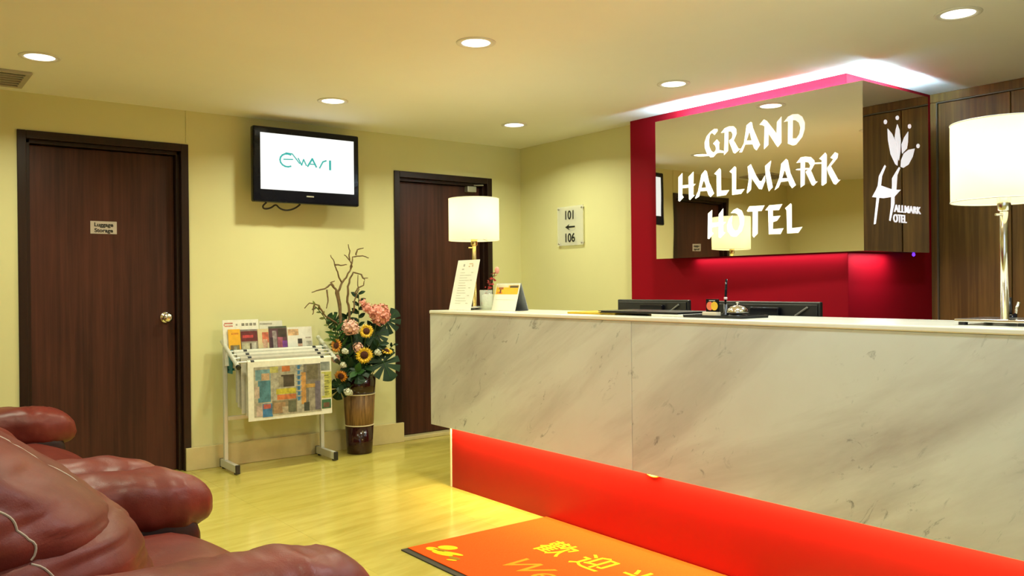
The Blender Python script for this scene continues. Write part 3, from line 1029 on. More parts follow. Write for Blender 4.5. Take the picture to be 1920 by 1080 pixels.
make_sofa('leather_sofa', 'maroon leather two-seat sofa beyond the foreground armchair, in front of the luggage door', (-0.05, 4.14, 0), 0.0, 0.86, 2, 11.0)

# ================================================================== WELCOME MAT
def mat_pile(name, c):
    return mat(name, c, 0.95, spec=0.1, var=0.10, scale=90, bump=0.5, bscale=500)
wm = thing('welcome_mat', 'orange-red welcome mat with yellow Chinese lettering beside the counter', 'mat', (2.36, 2.75, 0))
mb = MB(); mb.cbox(1.935, 2.786, 2.05, 3.385, 0.0, 0.006, 0.002); mb.build('rubber_border', M['rubber'], wm)
mb = MB(); mb.cbox(1.965, 2.789, 2.08, 3.375, 0.0062, 0.011, 0.002); mb.build('pile', mat_pile('mat_pile', (0.80, 0.10, 0.010)), wm)
yel = mat_pile('mat_yellow', (0.88, 0.60, 0.02)); org = mat_pile('mat_orange', (0.85, 0.33, 0.02)); olv = mat_pile('mat_olive', (0.35, 0.22, 0.02))
zz = 0.0112
for ch, yy in (('歡', 2.93), ('迎', 2.68), ('光', 2.43), ('臨', 2.20)):
    text_mesh('lettering', ch, 0.185, yel, frame3(V(2.468, yy, zz), (0, -1, 0), (1, 0, 0)), wm, ext=0.0004, bold=0.0012)
text_mesh('lettering', 'Welcome', 0.20, org, frame3(V(2.215, 2.56, zz), (0, -1, 0), (1, 0, 0)), wm, ext=0.0004, shear=0.35)
def flat_ellipse(cx, cy, a, b, rot, m, z, nm='emblem'):
    mb = MB()
    P = [(a * math.cos(2 * PI * k / 20), b * math.sin(2 * PI * k / 20)) for k in range(20)]
    c, s_ = math.cos(rot), math.sin(rot)
    mb.prism([(cx + u * c - v * s_, cy + u * s_ + v * c) for u, v in P], lambda u, v, d: V(u, v, z + d), 0.0008)
    mb.build(nm, m, wm)
flat_ellipse(2.105, 3.255, 0.030, 0.048, 0.6, yel, zz)
flat_ellipse(2.040, 3.285, 0.022, 0.034, 0.2, yel, zz)
flat_ellipse(2.040, 3.200, 0.020, 0.062, 0.25, yel, zz + 0.0003)
flat_ellipse(2.075, 3.165, 0.014, 0.055, 0.35, yel, zz + 0.0006)
flat_ellipse(2.062, 3.235, 0.007, 0.050, 0.4, olv, zz + 0.0009)
flat_ellipse(2.045, 3.110, 0.012, 0.035, 0.2, olv, zz)
flat_ellipse(2.020, 3.095, 0.008, 0.026, 0.5, yel, zz + 0.0009)

# ================================================================== TELEVISION
tv = thing('television', 'black wall-mounted flat television showing a bright white screen', 'television', (2.49, 5.62, 1.79))
mb = MB(); mb.cbox(2.095, 2.885, 5.600, 5.655, 1.790, 2.306, 0.012); mb.build('casing', M['blackg'], tv)
mb = MB(); mb.cbox(2.20, 2.78, 5.655, 5.700, 1.86, 2.24, 0.015); mb.build('back_housing', M['black'], tv)
mb = MB(); mb.cbox(2.38, 2.60, 5.701, YA, 1.95, 2.15, 0.004); mb.build('wall_bracket', M['black'], tv)
mb = MB(); mb.box(2.145, 2.842, 5.5985, 5.5995, 1.877, 2.262); sc = mb.build('screen', M['screen'], tv)
def stroke(pts, w, nm='screen_logo'):
    mb = MB()
    for (a, b) in zip(pts[:-1], pts[1:]):
        d = (V(*b) - V(*a)); d.normalize(); n_ = V(-d.y, d.x) * w / 2
        P = [V(*a) + n_ - d * w * .3, V(*a) - n_ - d * w * .3, V(*b) - n_ + d * w * .3, V(*b) + n_ + d * w * .3]
        mb.prism([(p.x, p.y) for p in P], lambda u, v, dd: V(u, 5.5983 - dd, v), 0.0004)
    mb.build(nm, M['screen_ink'], sc)
arc = [(2.335 + 0.052 * math.cos(t), 2.085 + 0.045 * math.sin(t)) for t in [math.radians(60 + 24 * k) for k in range(11)]]
stroke(arc, 0.011)
stroke([(2.31, 2.09), (2.375, 2.094)], 0.008)
stroke([(2.325, 2.135), (2.372, 2.132), (2.40, 2.10), (2.425, 2.07)], 0.008)
stroke([(2.415, 2.105), (2.44, 2.06), (2.455, 2.10), (2.475, 2.06)], 0.009)
stroke([(2.485, 2.055), (2.52, 2.11), (2.55, 2.055)], 0.012)
stroke([(2.505, 2.072), (2.535, 2.072)], 0.008)
stroke([(2.575, 2.05), (2.60, 2.095), (2.625, 2.105)], 0.010)
stroke([(2.655, 2.045), (2.655, 2.105)], 0.016)
mb = MB(); mb.cbox(2.475, 2.53, 5.598, 5.601, 1.838, 1.848, 0.001); mb.build('badge', M['steel'], tv)
mb = MB()
def chaikin(pts, it=3):
    pts = [Vector(p) for p in pts]
    for _ in range(it):
        pts = [pts[0]] + [q for a, b in zip(pts[:-1], pts[1:]) for q in (a.lerp(b, .25), a.lerp(b, .75))] + [pts[-1]]
    return pts
mb.smooth = True
mb.tube(chaikin([(2.20, 5.64, 1.79), (2.175, 5.65, 1.765), (2.19, 5.66, 1.745), (2.24, 5.66, 1.755), (2.275, 5.66, 1.785), (2.30, 5.66, 1.755), (2.35, 5.66, 1.742), (2.41, 5.66, 1.758), (2.45, 5.65, 1.79)]), 0.006, 8)
mb.build('cable', M['black'], tv)

# ================================================================== NEWSPAPER RACK
RX0, RX1 = 1.905, 2.592
rk = thing('newspaper_rack', 'pale metal newspaper rack standing against the wall between the doors', 'rack', (2.25, 5.57, 0))
for x in (RX0, RX1):
    mb = MB(); mb.cbox(x - 0.014, x + 0.014, 5.425, 5.715, 0.012, 0.062, 0.003)
    ft = mb.build('foot', M['alu'], rk)
    mb = MB(); mb.cbox(x - 0.015, x + 0.015, 5.414, 5.426, 0.006, 0.064, 0.003); mb.build('end_cap', M['black'], ft)
    mb = MB(); mb.cbox(x - 0.015, x + 0.015, 5.714, 5.724, 0.006, 0.064, 0.003); mb.build('end_cap', M['black'], ft)
    for yy in (5.455, 5.69):
        mb = MB(); mb.lathe([(0.011, 0), (0.011, 0.013)], (x, yy, 0), n=12); mb.build('glide', M['black'], ft)
    mb = MB(); mb.cbox(x - 0.013, x + 0.013, 5.630, 5.656, 0.062, 0.815, 0.003); mb.build('post', M['alu'], rk)
    mb = MB(); mb.tube([(x, 5.695, 0.850), (x, 5.395, 0.700)], 0.014, 12); am = mb.build('side_arm', M['alu'], rk)
    mb = MB(); mb.tube([(x, 5.397, 0.701), (x, 5.380, 0.6925)], 0.0155, 12); mb.build('end_cap', M['black'], am)
mb = MB(); mb.cbox(RX0 + 0.013, RX1 - 0.013, 5.634, 5.652, 0.325, 0.352, 0.002); mb.build('crossbar', M['alu'], rk)
mb = MB(); mb.cbox(RX0 + 0.013, RX1 - 0.013, 5.640, 5.652, 0.70, 0.73, 0.002); mb.build('crossbar', M['alu'], rk)
# teal magazine tray with tilted back
mb = MB()
mb.box(RX0 + 0.016, RX1 - 0.016, 5.575, 5.600, 0.775, 0.795)
mb.box(RX0 + 0.016, RX1 - 0.016, 5.600, 5.660, 0.660, 0.668)
mb.box(RX0 + 0.016, RX0 + 0.022, 5.560, 5.665, 0.640, 0.79)
mb.box(RX1 - 0.022, RX1 - 0.016, 5.560, 5.665, 0.640, 0.79)
mb.box(RX0 + 0.016, RX1 - 0.016, 5.575, 5.580, 0.66, 0.775)
mb.build('magazine_tray', M['teal'], rk)
rods = [(5.548, 0.787), (5.508, 0.767), (5.468, 0.747), (5.420, 0.724)]
for yy, z in rods:
    mb = MB(); mb.tube([(RX0 - 0.0, yy, z), (RX1 + 0.0, yy, z)], 0.0065, 10); rd = mb.build('rod', M['alu'], rk)
    for x in (RX0 + 0.10, RX1 - 0.10):
        mb = MB(); mb.tube([(x - 0.012, yy, z), (x + 0.012, yy, z)], 0.0115, 10); mb.build('clip', M['black'], rd)

def sheet_boxes(mb, O, U, W, rects, off=0.0006, var=0.12):
    """print blocks on a page: rects (u0, v0, u1, v1, colour) in metres from O along U, W"""
    n_ = U.cross(W).normalized()
    for i, (u0, v0, u1, v1, c) in enumerate(rects):
        mb.use(C(c, 0.6, var, 34))
        e = n_ * (off + i * 0.00001)
        mb.add([O + U * u0 + W * v0 + e, O + U * u1 + W * v0 + e, O + U * u1 + W * v1 + e, O + U * u0 + W * v1 + e], [(0, 1, 2, 3)])

def newspaper(label, x0, x1, yy, z, drop, rects, tone=(0.78, 0.76, 0.62)):
    root = thing('newspaper', label, 'newspaper', ((x0 + x1) / 2, yy, z), 'newspapers hung on the rack rods')
    mb = MB(); mb.use(C(tone, 0.8))
    prof = [(-0.020, -drop), (-0.018, -drop * 0.6), (-0.014, -0.05), (-0.011, 0.0), (-0.006, 0.009), (0.0, 0.0105), (0.006, 0.009), (0.011, 0.0), (0.015, -0.05), (0.020, -drop * 0.92)]
    th = 0.0022
    vs, fs = [], []
    for (dy, dz) in prof:
        for x in (x0, x1): vs.append((x, yy + dy, z + dz))
    for (dy, dz) in prof:
        L = math.hypot(dy, dz) or 1
        for x in (x0, x1):
            if dz < -0.02: vs.append((x, yy + dy - math.copysign(th, dy), z + dz))
            else: vs.append((x, yy + dy * (1 - th / 0.011), z + dz - (0.002 if dz > 0 else 0)))
    n_ = len(prof)
    for i in range(n_ - 1):
        fs.append((2 * i, 2 * i + 1, 2 * i + 3, 2 * i + 2))
        fs.append((2 * n_ + 2 * i, 2 * n_ + 2 * i + 2, 2 * n_ + 2 * i + 3, 2 * n_ + 2 * i + 1))
        fs.append((2 * i, 2 * i + 2, 2 * n_ + 2 * i + 2, 2 * n_ + 2 * i))
        fs.append((2 * i + 1, 2 * n_ + 2 * i + 1, 2 * n_ + 2 * i + 3, 2 * i + 3))
    fs.append((0, 2 * n_, 2 * n_ + 1, 1)); e = 2 * n_ - 2
    fs.append((e, e + 1, 2 * n_ + e + 1, 2 * n_ + e))
    mb.add(vs, fs)
    mb.build('folded_pages', None, root)
    if rects:
        mb = MB()
        sheet_boxes(mb, V(x0, yy - 0.0212, z - drop), V(1, 0, 0), V(0, 0.006 / (drop - 0.05), 1), rects, var=0.45)
        mb.build('front_print', None, root)
    return root
W_ = 0.585; H_ = 0.362
def R_(x0, y0, x1, y1, c):     # photo-crop fractions (0..1, y downwards) -> page metres
    c_ = tuple(v * 0.82 for v in c)
    return ((x0 - .008) * W_, (1 - y1 - .012) * H_, (x1 + .008) * W_, (1 - y0 + .012) * H_, c_)
teal_, blue_, yel_, org_, drk, pink_ = (0.10, 0.28, 0.34), (0.06, 0.24, 0.48), (0.72, 0.62, 0.05), (0.72, 0.22, 0.06), (0.10, 0.075, 0.045), (0.65, 0.38, 0.28)
front = [R_(.075, .05, .86, .955, (0.56, 0.52, 0.38)), R_(.09, .10, .25, .30, (0.22, 0.42, 0.46)), R_(.16, .17, .24, .30, (0.62, 0.42, 0.24)), R_(.12, .30, .25, .70, teal_), R_(.08, .40, .12, .62, (0.70, 0.55, 0.42)),
         R_(.10, .75, .18, .95, (0.70, 0.55, 0.45)), R_(.17, .72, .27, .97, blue_), R_(.18, .73, .25, .82, (0.70, 0.16, 0.12)),
         R_(.26, .06, .34, .18, (0.62, 0.58, 0.16)), R_(.40, .06, .48, .17, org_), R_(.28, .22, .36, .50, (0.60, 0.56, 0.42)), R_(.39, .22, .53, .45, drk), R_(.36, .25, .40, .45, (0.42, 0.38, 0.26)),
         R_(.33, .47, .55, .58, yel_), R_(.34, .58, .55, .68, (0.78, 0.24, 0.07)), R_(.28, .68, .56, .93, (0.34, 0.27, 0.15)), R_(.30, .72, .42, .92, (0.55, 0.34, 0.17)), R_(.40, .80, .47, .93, (0.60, 0.50, 0.34)), R_(.47, .70, .55, .92, (0.16, 0.17, 0.10)),
         R_(.62, .08, .68, .10, (0.3, 0.3, 0.2)), R_(.66, .05, .85, .93, (0.25, 0.22, 0.17)), R_(.70, .07, .82, .35, (0.20, 0.17, 0.09)), R_(.63, .20, .67, .80, (0.70, 0.36, 0.10)), R_(.68, .42, .83, .50, (0.62, 0.36, 0.08)),
         R_(.72, .50, .78, .93, (0.42, 0.37, 0.27)), R_(.80, .38, .85, .92, (0.20, 0.17, 0.22)), R_(.66, .76, .71, .93, (0.06, 0.07, 0.05)),
         R_(.87, .03, .97, .20, (0.34, 0.38, 0.33)), R_(.88, .22, .99, .72, (0.70, 0.68, 0.14)), R_(.88, .25, .90, .68, (0.72, 0.70, 0.55)), R_(.88, .74, .98, .92, (0.05, 0.17, 0.07)), R_(.90, .80, .96, .90, (0.20, 0.10, 0.05))]
for k in range(7): front.append(R_(.565, .06 + k * .097, .625, .06 + k * .097 + .018, blue_)); front.append(R_(.565 + (k % 2) * .02, .085 + k * .097, .61, .085 + k * .097 + .02, (0.09, 0.32, 0.5))); front.append(R_(.585, .06 + k * .097, .60, .14 + k * .097, blue_))
for k in range(4): front.append(R_(.915, .28 + k * .105, .955, .28 + k * .105 + .03, (0.22, 0.22, 0.05))); front.append(R_(.925, .32 + k * .105, .965, .32 + k * .105 + .02, (0.22, 0.22, 0.05)))
newspaper('newspaper with colourful printed pages hanging at the front of the rack', 1.972, 1.972 + W_, rods[3][0], rods[3][1], 0.385, [(a, b + 0.012, c, d, e) for a, b, c, d, e in front])
newspaper('second newspaper from the front, hanging on the rack', 1.945, 2.535, rods[2][0], rods[2][1], 0.36, [], (0.50, 0.47, 0.38))
newspaper('third newspaper from the front, hanging on the rack', 1.935, 2.545, rods[1][0], rods[1][1], 0.34, [], (0.62, 0.60, 0.50))
newspaper('rearmost newspaper, hanging next to the teal magazine tray', 1.930, 2.550, rods[0][0], rods[0][1], 0.12, [], (0.66, 0.65, 0.56))

def magazine(label, x0, x1, z0, z1, yy, tone, rects):
    """leaning thin magazine; rects in cover fractions (y downwards)"""
    root = thing('magazine', label, 'magazine', ((x0 + x1) / 2, yy, z0), 'magazines in the rack tray')
    lean = 0.16
    U, W = V(1, 0, 0), V(0, lean, 1)
    O = V(x0, yy, z0)
    n_ = V(0, 1, -lean).normalized() * 0.005
    w, h = x1 - x0, z1 - z0
    mb = MB(); mb.use(C(tone, 0.35))
    P = [O, O + U * w, O + U * w + W * h, O + W * h]
    mb.add(P + [p + n_ for p in P], [(0, 1, 2, 3), (7, 6, 5, 4), (0, 4, 5, 1), (1, 5, 6, 2), (2, 6, 7, 3), (3, 7, 4, 0)])
    sheet_boxes(mb, O, U, W, [(a * w, (1 - d) * h, c * w, (1 - b) * h, e) for a, b, c, d, e in rects], 0.0005, 0.5)
    mb.build('cover', None, root)
g_ = (0.42, 0.40, 0.32)
magazine('white brochure with a red logo sticking up at the back left of the rack', 1.895, 2.140, 0.690, 0.992, 5.610, (0.78, 0.77, 0.66),
         [(.05, .06, .28, .09, (0.70, 0.25, 0.18)), (.05, .12, .28, .15, (0.75, 0.32, 0.24)), (.03, .09, .06, .13, (0.72, 0.3, 0.2)), (.36, .09, .41, .13, g_)] + [(.52 + .11 * k, .08, .60 + .11 * k, .14, (0.30, 0.28, 0.22)) for k in range(4)])
magazine('pale grey leaflet behind the purple magazine', 2.145, 2.31, 0.690, 0.978, 5.612, (0.66, 0.65, 0.54), [(.02, .05, .55, .09, g_)])
magazine('yellow magazine at the left end of the tray', 1.924, 2.005, 0.690, 0.930, 5.596, (0.82, 0.42, 0.02),
         [(.25, .10, .85, .15, (0.75, 0.28, 0.02)), (.12, .44, .88, 1.0, (0.30, 0.22, 0.07)), (.40, .48, .65, .9, (0.45, 0.42, 0.30)), (.15, .44, .35, .62, (0.22, 0.14, 0.05))])
magazine('dark red titled magazine with pale figures on its cover', 2.008, 2.120, 0.690, 0.926, 5.594, (0.30, 0.26, 0.19),
         [(0, .0, 1, .05, (0.30, 0.25, 0.22)), (0, .05, 1, .34, (0.16, 0.02, 0.02)), (.1, .16, .75, .24, (0.55, 0.05, 0.05)), (.05, .38, .5, 1, (0.62, 0.56, 0.36)), (.62, .38, .9, 1, (0.62, 0.57, 0.46)), (.5, .4, .62, 1, (0.12, 0.08, 0.04))])
magazine('cream magazine with a red-haired cover picture', 2.123, 2.200, 0.690, 0.926, 5.594, (0.66, 0.54, 0.30),
         [(.40, .10, .98, .40, (0.66, 0.16, 0.08)), (.45, .30, .85, .55, (0.70, 0.42, 0.28)), (.40, .60, .95, 1, (0.42, 0.12, 0.10))])
magazine('purple-toned magazine in the middle of the tray', 2.203, 2.330, 0.690, 0.940, 5.594, (0.10, 0.035, 0.05),
         [(0, 0, 1, .06, (0.10, 0.12, 0.07)), (.18, .12, .42, .7, (0.36, 0.30, 0.28)), (.5, .08, .95, .30, (0.06, 0.04, 0.02)), (.46, .30, .75, .62, (0.40, 0.10, 0.14)), (.72, .40, 1, 1, (0.22, 0.05, 0.32)), (.50, .62, .74, 1, (0.22, 0.02, 0.06)), (.05, .3, .2, 1, (0.05, 0.02, 0.03))])
magazine('white magazine with a dark-haired man on its cover', 2.334, 2.515, 0.690, 0.930, 5.594, (0.76, 0.73, 0.64),
         [(.02, .06, .45, .24, (0.80, 0.50, 0.26)), (.40, .44, .58, .74, (0.70, 0.42, 0.30)), (.40, .34, .58, .48, (0.05, 0.04, 0.03)), (.36, .80, .70, 1, (0.55, 0.56, 0.50)), (.04, .62, .30, .72, g_), (.72, .30, .95, .34, (0.6, 0.5, 0.4)), (.74, .42, .95, .9, (0.68, 0.64, 0.54)), (.40, .76, .46, .84, (0.06, 0.05, 0.04))])

# ================================================================== VASE AND FLOWERS
VX, VY = 2.862, 5.590
vs_ = thing('floor_vase', 'tall dark maroon floor vase with a bamboo-brown middle band', 'vase', (VX, VY, 0))
mar = mat('maroon_glaze', (0.030, 0.006, 0.006), 0.10, var=0.1)
def vr(z): return 0.092 + 0.030 * min(1, z / 0.56)
mb = MB(); mb.smooth = True
mb.lathe([(0, 0.0), (vr(0) - 0.004, 0), (vr(0), 0.004), (vr(.2), 0.205)], n=40); mb.build('lower_body', mar, vs_, loc=(0, 0, 0))
mb = MB(); mb.smooth = True
mb.lathe([(vr(.43), 0.430), (vr(.56), 0.560), (vr(.56) - 0.008, 0.560), (vr(.5) - 0.010, 0.47), (0, 0.47)], n=40); mb.build('upper_body', mar, vs_, loc=(0, 0, 0))
mb = MB(); mb.smooth = True
mb.lathe([(vr(.2) - 0.001, 0.205), (vr(.43) - 0.001, 0.430)], n=40)
mb.build('woven_band', mat('bamboo_band', (0.36, 0.20, 0.07), 0.6, col2=(0.10, 0.045, 0.015), scale=1.0, stretch=(60, 60, 3)), vs_, loc=(0, 0, 0))
for z in (0.205, 0.430):
    mb = MB(); mb.smooth = True
    mb.lathe([(vr(z) - 0.002, z - 0.004), (vr(z) + 0.002, z - 0.003), (vr(z) + 0.002, z + 0.003), (vr(z) - 0.002, z + 0.004)], n=40)
    mb.build('pale_ring', M['cream'], vs_, loc=(0, 0, 0))

MOUTH = V(VX, VY, 0.53)
def at(x, z, Y):
    """a point read off at y = 5.5, moved to depth Y along the same sight line"""
    return V(x * Y / 5.5, Y, 1.2 - (1.2 - z) * Y / 5.5)
green_stem = mat('stem_green', (0.05, 0.10, 0.02), 0.5, var=0.2)
leafA = mat('leaf_dark', (0.010, 0.036, 0.010), 0.42, spec=0.2, var=0.4, scale=12)
leafB = mat('leaf_mid', (0.030, 0.095, 0.018), 0.42, spec=0.2, var=0.3, scale=12)
leafC = mat('leaf_yellow', (0.20, 0.24, 0.04), 0.45, var=0.3, scale=12)
sunY = mat('sunflower_petal', (0.88, 0.55, 0.02), 0.55, var=0.3, scale=14)
sunO = mat('sunflower_orange', (0.78, 0.30, 0.03), 0.55, var=0.35, scale=14)
sunC = mat('sunflower_centre', (0.10, 0.022, 0.006), 0.9, var=0.5, scale=160, bump=0.8, bscale=200)
pink = mat('pink_petal', (0.86, 0.36, 0.28), 0.6, var=0.22, scale=22)
pink2 = mat('pale_pink_petal', (0.84, 0.50, 0.40), 0.6, var=0.2, scale=22)
whitef = mat('white_petal', (0.80, 0.80, 0.62), 0.6, var=0.15, scale=22)
bark = mat('twig_bark', (0.17, 0.10, 0.035), 0.8, var=0.4, scale=30, bump=0.4)

def bez(a, b, c, n=8):
    return [a * (1 - t) ** 2 + b * 2 * t * (1 - t) + c * t * t for t in [k / n for k in range(n + 1)]]
def stem_to(root, p, r=0.0035, sag=0.06):
    a = MOUTH + V((p.x - VX) * 0.18, (p.y - VY) * 0.18, -0.05)
    mid = (a + p) / 2 + V(0, 0, sag)
    mb = MB(); mb.tube(bez(a, mid, p), r, 6)
    mb.build('stem', green_stem, root)

def axes(nrm, spin=0.0):
    n = Vector(nrm).normalized()
    u = V(0, 0, 1).cross(n)
    u = u.normalized() if u.length > 1e-4 else V(1, 0, 0)
    w = n.cross(u)
    return u * math.cos(spin) + w * math.sin(spin), -u * math.sin(spin) + w * math.cos(spin), n

def sunflower(label, p, R, nrm, m, spin=0.0):
    root = thing('sunflower', label, 'flower', p, 'artificial sunflowers in the floor vase')
    u, w, n = axes(nrm, spin)
    mb = MB()
    for layer in range(2):
        k = 15
        for i in range(k):
            a = 2 * PI * (i + 0.5 * layer) / k + random.uniform(-.06, .06)
            d = u * math.cos(a) + w * math.sin(a)
            t = n.cross(d)
            L = R * random.uniform(0.92, 1.06)
            up_ = 0.012 * (1 - layer) + random.uniform(0, .008)
            b0 = p + d * R * 0.36 + n * 0.002
            pts = [b0, p + d * L * 0.68 + t * R * 0.13 + n * (up_ * .8), p + d * L + n * (up_ * .3), p + d * L * 0.68 - t * R * 0.13 + n * (up_ * .8)]
            mid = p + d * L * 0.70 + n * (up_ - 0.004)
            mb.add(pts + [mid], [(0, 1, 4), (1, 2, 4), (2, 3, 4), (3, 0, 4)])
    mb.build('petals', m, root)
    mb = MB(); mb.smooth = True
    mb.lathe([(0.0, 0.016), (R * 0.18, 0.0155), (R * 0.36, 0.011), (R * 0.46, 0.002), (R * 0.3, -0.008), (0, -0.010)], n=22, mx=frame3(p, u, w))
    mb.build('centre', sunC, root)
    stem_to(root, p - n * 0.01)
    return root
NV = (-0.42, -0.88, 0.15)
sunflower('sunflower facing front, upper right of the dark vase, below the pink blossoms', at(2.879, 0.886, 5.42), 0.053, NV, sunY)
sunflower('largest sunflower in the centre of the bouquet above the vase mouth', at(2.860, 0.715, 5.40), 0.063, (-0.5, -0.85, -0.05), sunY, .3)
sunflower('yellow sunflower turned upward at the right edge of the bouquet', at(3.035, 0.735, 5.45), 0.055, (0.1, -0.45, 0.9), sunY, .5)
sunflower('orange-yellow sunflower seen sideways at the left of the bouquet', at(2.645, 0.795, 5.47), 0.052, (-0.9, -0.35, 0.1), sunO, .2)
sunflower('drooping orange sunflower beside the newspaper rack', at(2.676, 0.577, 5.45), 0.050, (-0.6, -0.6, -0.35), sunO, .7)

def blossom(label, p, lumps, m, seed, nm='pink_hydrangea'):
    root = thing(nm, label, 'flower', p, 'pink blossoms in the floor vase')
    rnd = random.Random(seed)
    mb = MB()
    for off, R, cnt in lumps:
        c = p + V(*off)
        for i in range(cnt):
            z = 1 - 2 * (i + 0.5) / cnt
            a = i * 2.39996 + rnd.uniform(-.2, .2)
            rr = math.sqrt(max(0, 1 - z * z))
            n = V(rr * math.cos(a), rr * math.sin(a), z)
            q = c + n * R * rnd.uniform(0.86, 1.06)
            u, w, _ = axes(n, rnd.uniform(0, 3))
            s_ = max(0.011, R * rnd.uniform(0.28, 0.40))
            for k in range(4):
                d = u * math.cos(k * PI / 2) + w * math.sin(k * PI / 2)
                t = n.cross(d)
                lift = rnd.uniform(0.25, 0.8) * s_
                mb.add([q, q + d * s_ * .6 + t * s_ * .48 + n * lift * .6, q + d * s_ + n * lift, q + d * s_ * .6 - t * s_ * .48 + n * lift * .6], [(0, 1, 2, 3)])
        vs2, fs2 = superq(c, (R * .74,) * 3, 1, 1, 12, 8)
        mb.add(vs2, fs2)
    mb.build('petals', m, root)
    stem_to(root, p)
    return root
blossom('large coral-pink blossom cluster at the upper right of the bouquet', at(2.985, 1.010, 5.46), [((0.005, 0, -0.005), 0.066, 62), ((-0.085, 0.02, 0.042), 0.036, 24), ((-0.055, -0.01, 0.015), 0.036, 24), ((-0.115, 0.03, 0.080), 0.024, 14)], pink, 1)
blossom('pale pink blossom below the bare twigs', at(2.746, 0.918, 5.44), [((0, 0, 0), 0.050, 46), ((0.03, -0.01, -0.012), 0.035, 24)], pink2, 2)
blossom('small pink blossom tucked behind the largest sunflower', at(2.810, 0.772, 5.44), [((0, 0, 0), 0.032, 30)], pink2, 3)
blossom('dusky pink blossom low behind the rack arm', at(2.640, 0.700, 5.50), [((0, 0, 0), 0.026, 24)], pink2, 4)
def white_fl(label, p, R, seed):
    r_ = blossom(label, p, [((0, 0, 0), R, 22), ((R * .9, 0, -R * .4), R * .7, 14)], whitef, seed, 'white_blossom')
    r_['group'] = 'white blossoms in the floor vase'
white_fl('white blossom hanging over the vase rim', at(2.725, 0.462, 5.42), 0.020, 5)
white_fl('creamy bud left of the largest sunflower', at(2.706, 0.752, 5.44), 0.014, 6)
white_fl('white blossom beside the right-hand yellow sunflower', at(2.965, 0.730, 5.44), 0.016, 7)
white_fl('pale bud above the drooping orange sunflower', at(2.690, 0.655, 5.46), 0.015, 8)

def monstera(label, p, R, nrm, spin, base=None):
    root = thing('monstera_leaf', label, 'leaf', p, 'split monstera leaves in the floor vase')
    u, w, n = axes(nrm, spin)
    half = []
    lobes = 6
    # one side of the leaf: from the tip round to the notch, with deep slits
    def out(t):  # t 0 tip .. 1 stalk notch
        a = math.radians(90 - 205 * t)
        r = 1.0 - 0.16 * t - 0.10 * math.sin(PI * t)
        return (r * math.cos(a) * 0.92, r * math.sin(a))
    for k in range(lobes):
        t0, t1 = k / lobes, (k + 1) / lobes
        for q in range(4):
            half.append(out(t0 + (t1 - t0) * (0.10 + 0.68 * q / 3)))
        if k < lobes - 1:
            o_ = out(t1 - 0.02)
            half.append((o_[0] * 0.22, o_[1] * 0.34 + 0.03))
    half.append((0.05, -0.12))
    poly = [(0, 1.0)] + half + [(0, -0.05)] + [(-a, b) for a, b in reversed(half)]
    mb = MB()
    def to3(a, b, d):
        r2_ = a * a + (b - .2) ** 2
        return p + u * (a * R) + w * (b * R) + n * (d - 0.10 * R * r2_ + 0.05 * R * abs(a))
    mb.prism(poly, to3, 0.0012)
    mb.build('blade', leafA if base is None else base, root)
    mb = MB(); mb.tube([p + n * 0.002 + w * (R * (-0.05 + 0.095 * k)) - n * (0.10 * R * ((-.25 + .095 * k) ** 2)) for k in range(10)], 0.0022, 6)
    mb.build('midrib', leafB, root)
    stem_to(root, p - w * R * 0.05, 0.004)
    return root
monstera('split monstera leaf behind the large pink blossom', at(3.045, 0.945, 5.55), 0.125, (-0.3, -0.9, 0.25), -0.75)
monstera('big split monstera leaf hanging at the right of the vase', at(3.015, 0.655, 5.44), 0.150, (-0.35, -0.85, 0.35), math.radians(200))
monstera('dark monstera leaf at the left of the bouquet below the twigs', at(2.640, 0.960, 5.52), 0.085, (-0.7, -0.6, 0.2), 0.9)
monstera('dark leaf in the bouquet between the pale pink blossom and the large sunflower', at(2.760, 0.810, 5.50), 0.10, (-0.4, -0.85, 0.3), 2.2)
monstera('dark leaf low at the left beneath the drooping sunflower', at(2.668, 0.500, 5.50), 0.095, (-0.5, -0.8, 0.1), 2.9)
monstera('dark leaf spreading over the vase mouth', at(2.800, 0.610, 5.44), 0.115, (-0.4, -0.7, 0.6), 3.4)
monstera('glossy leaf at the right, below the large pink blossom', at(2.950, 0.850, 5.50), 0.11, (-0.2, -0.9, 0.35), -1.2)

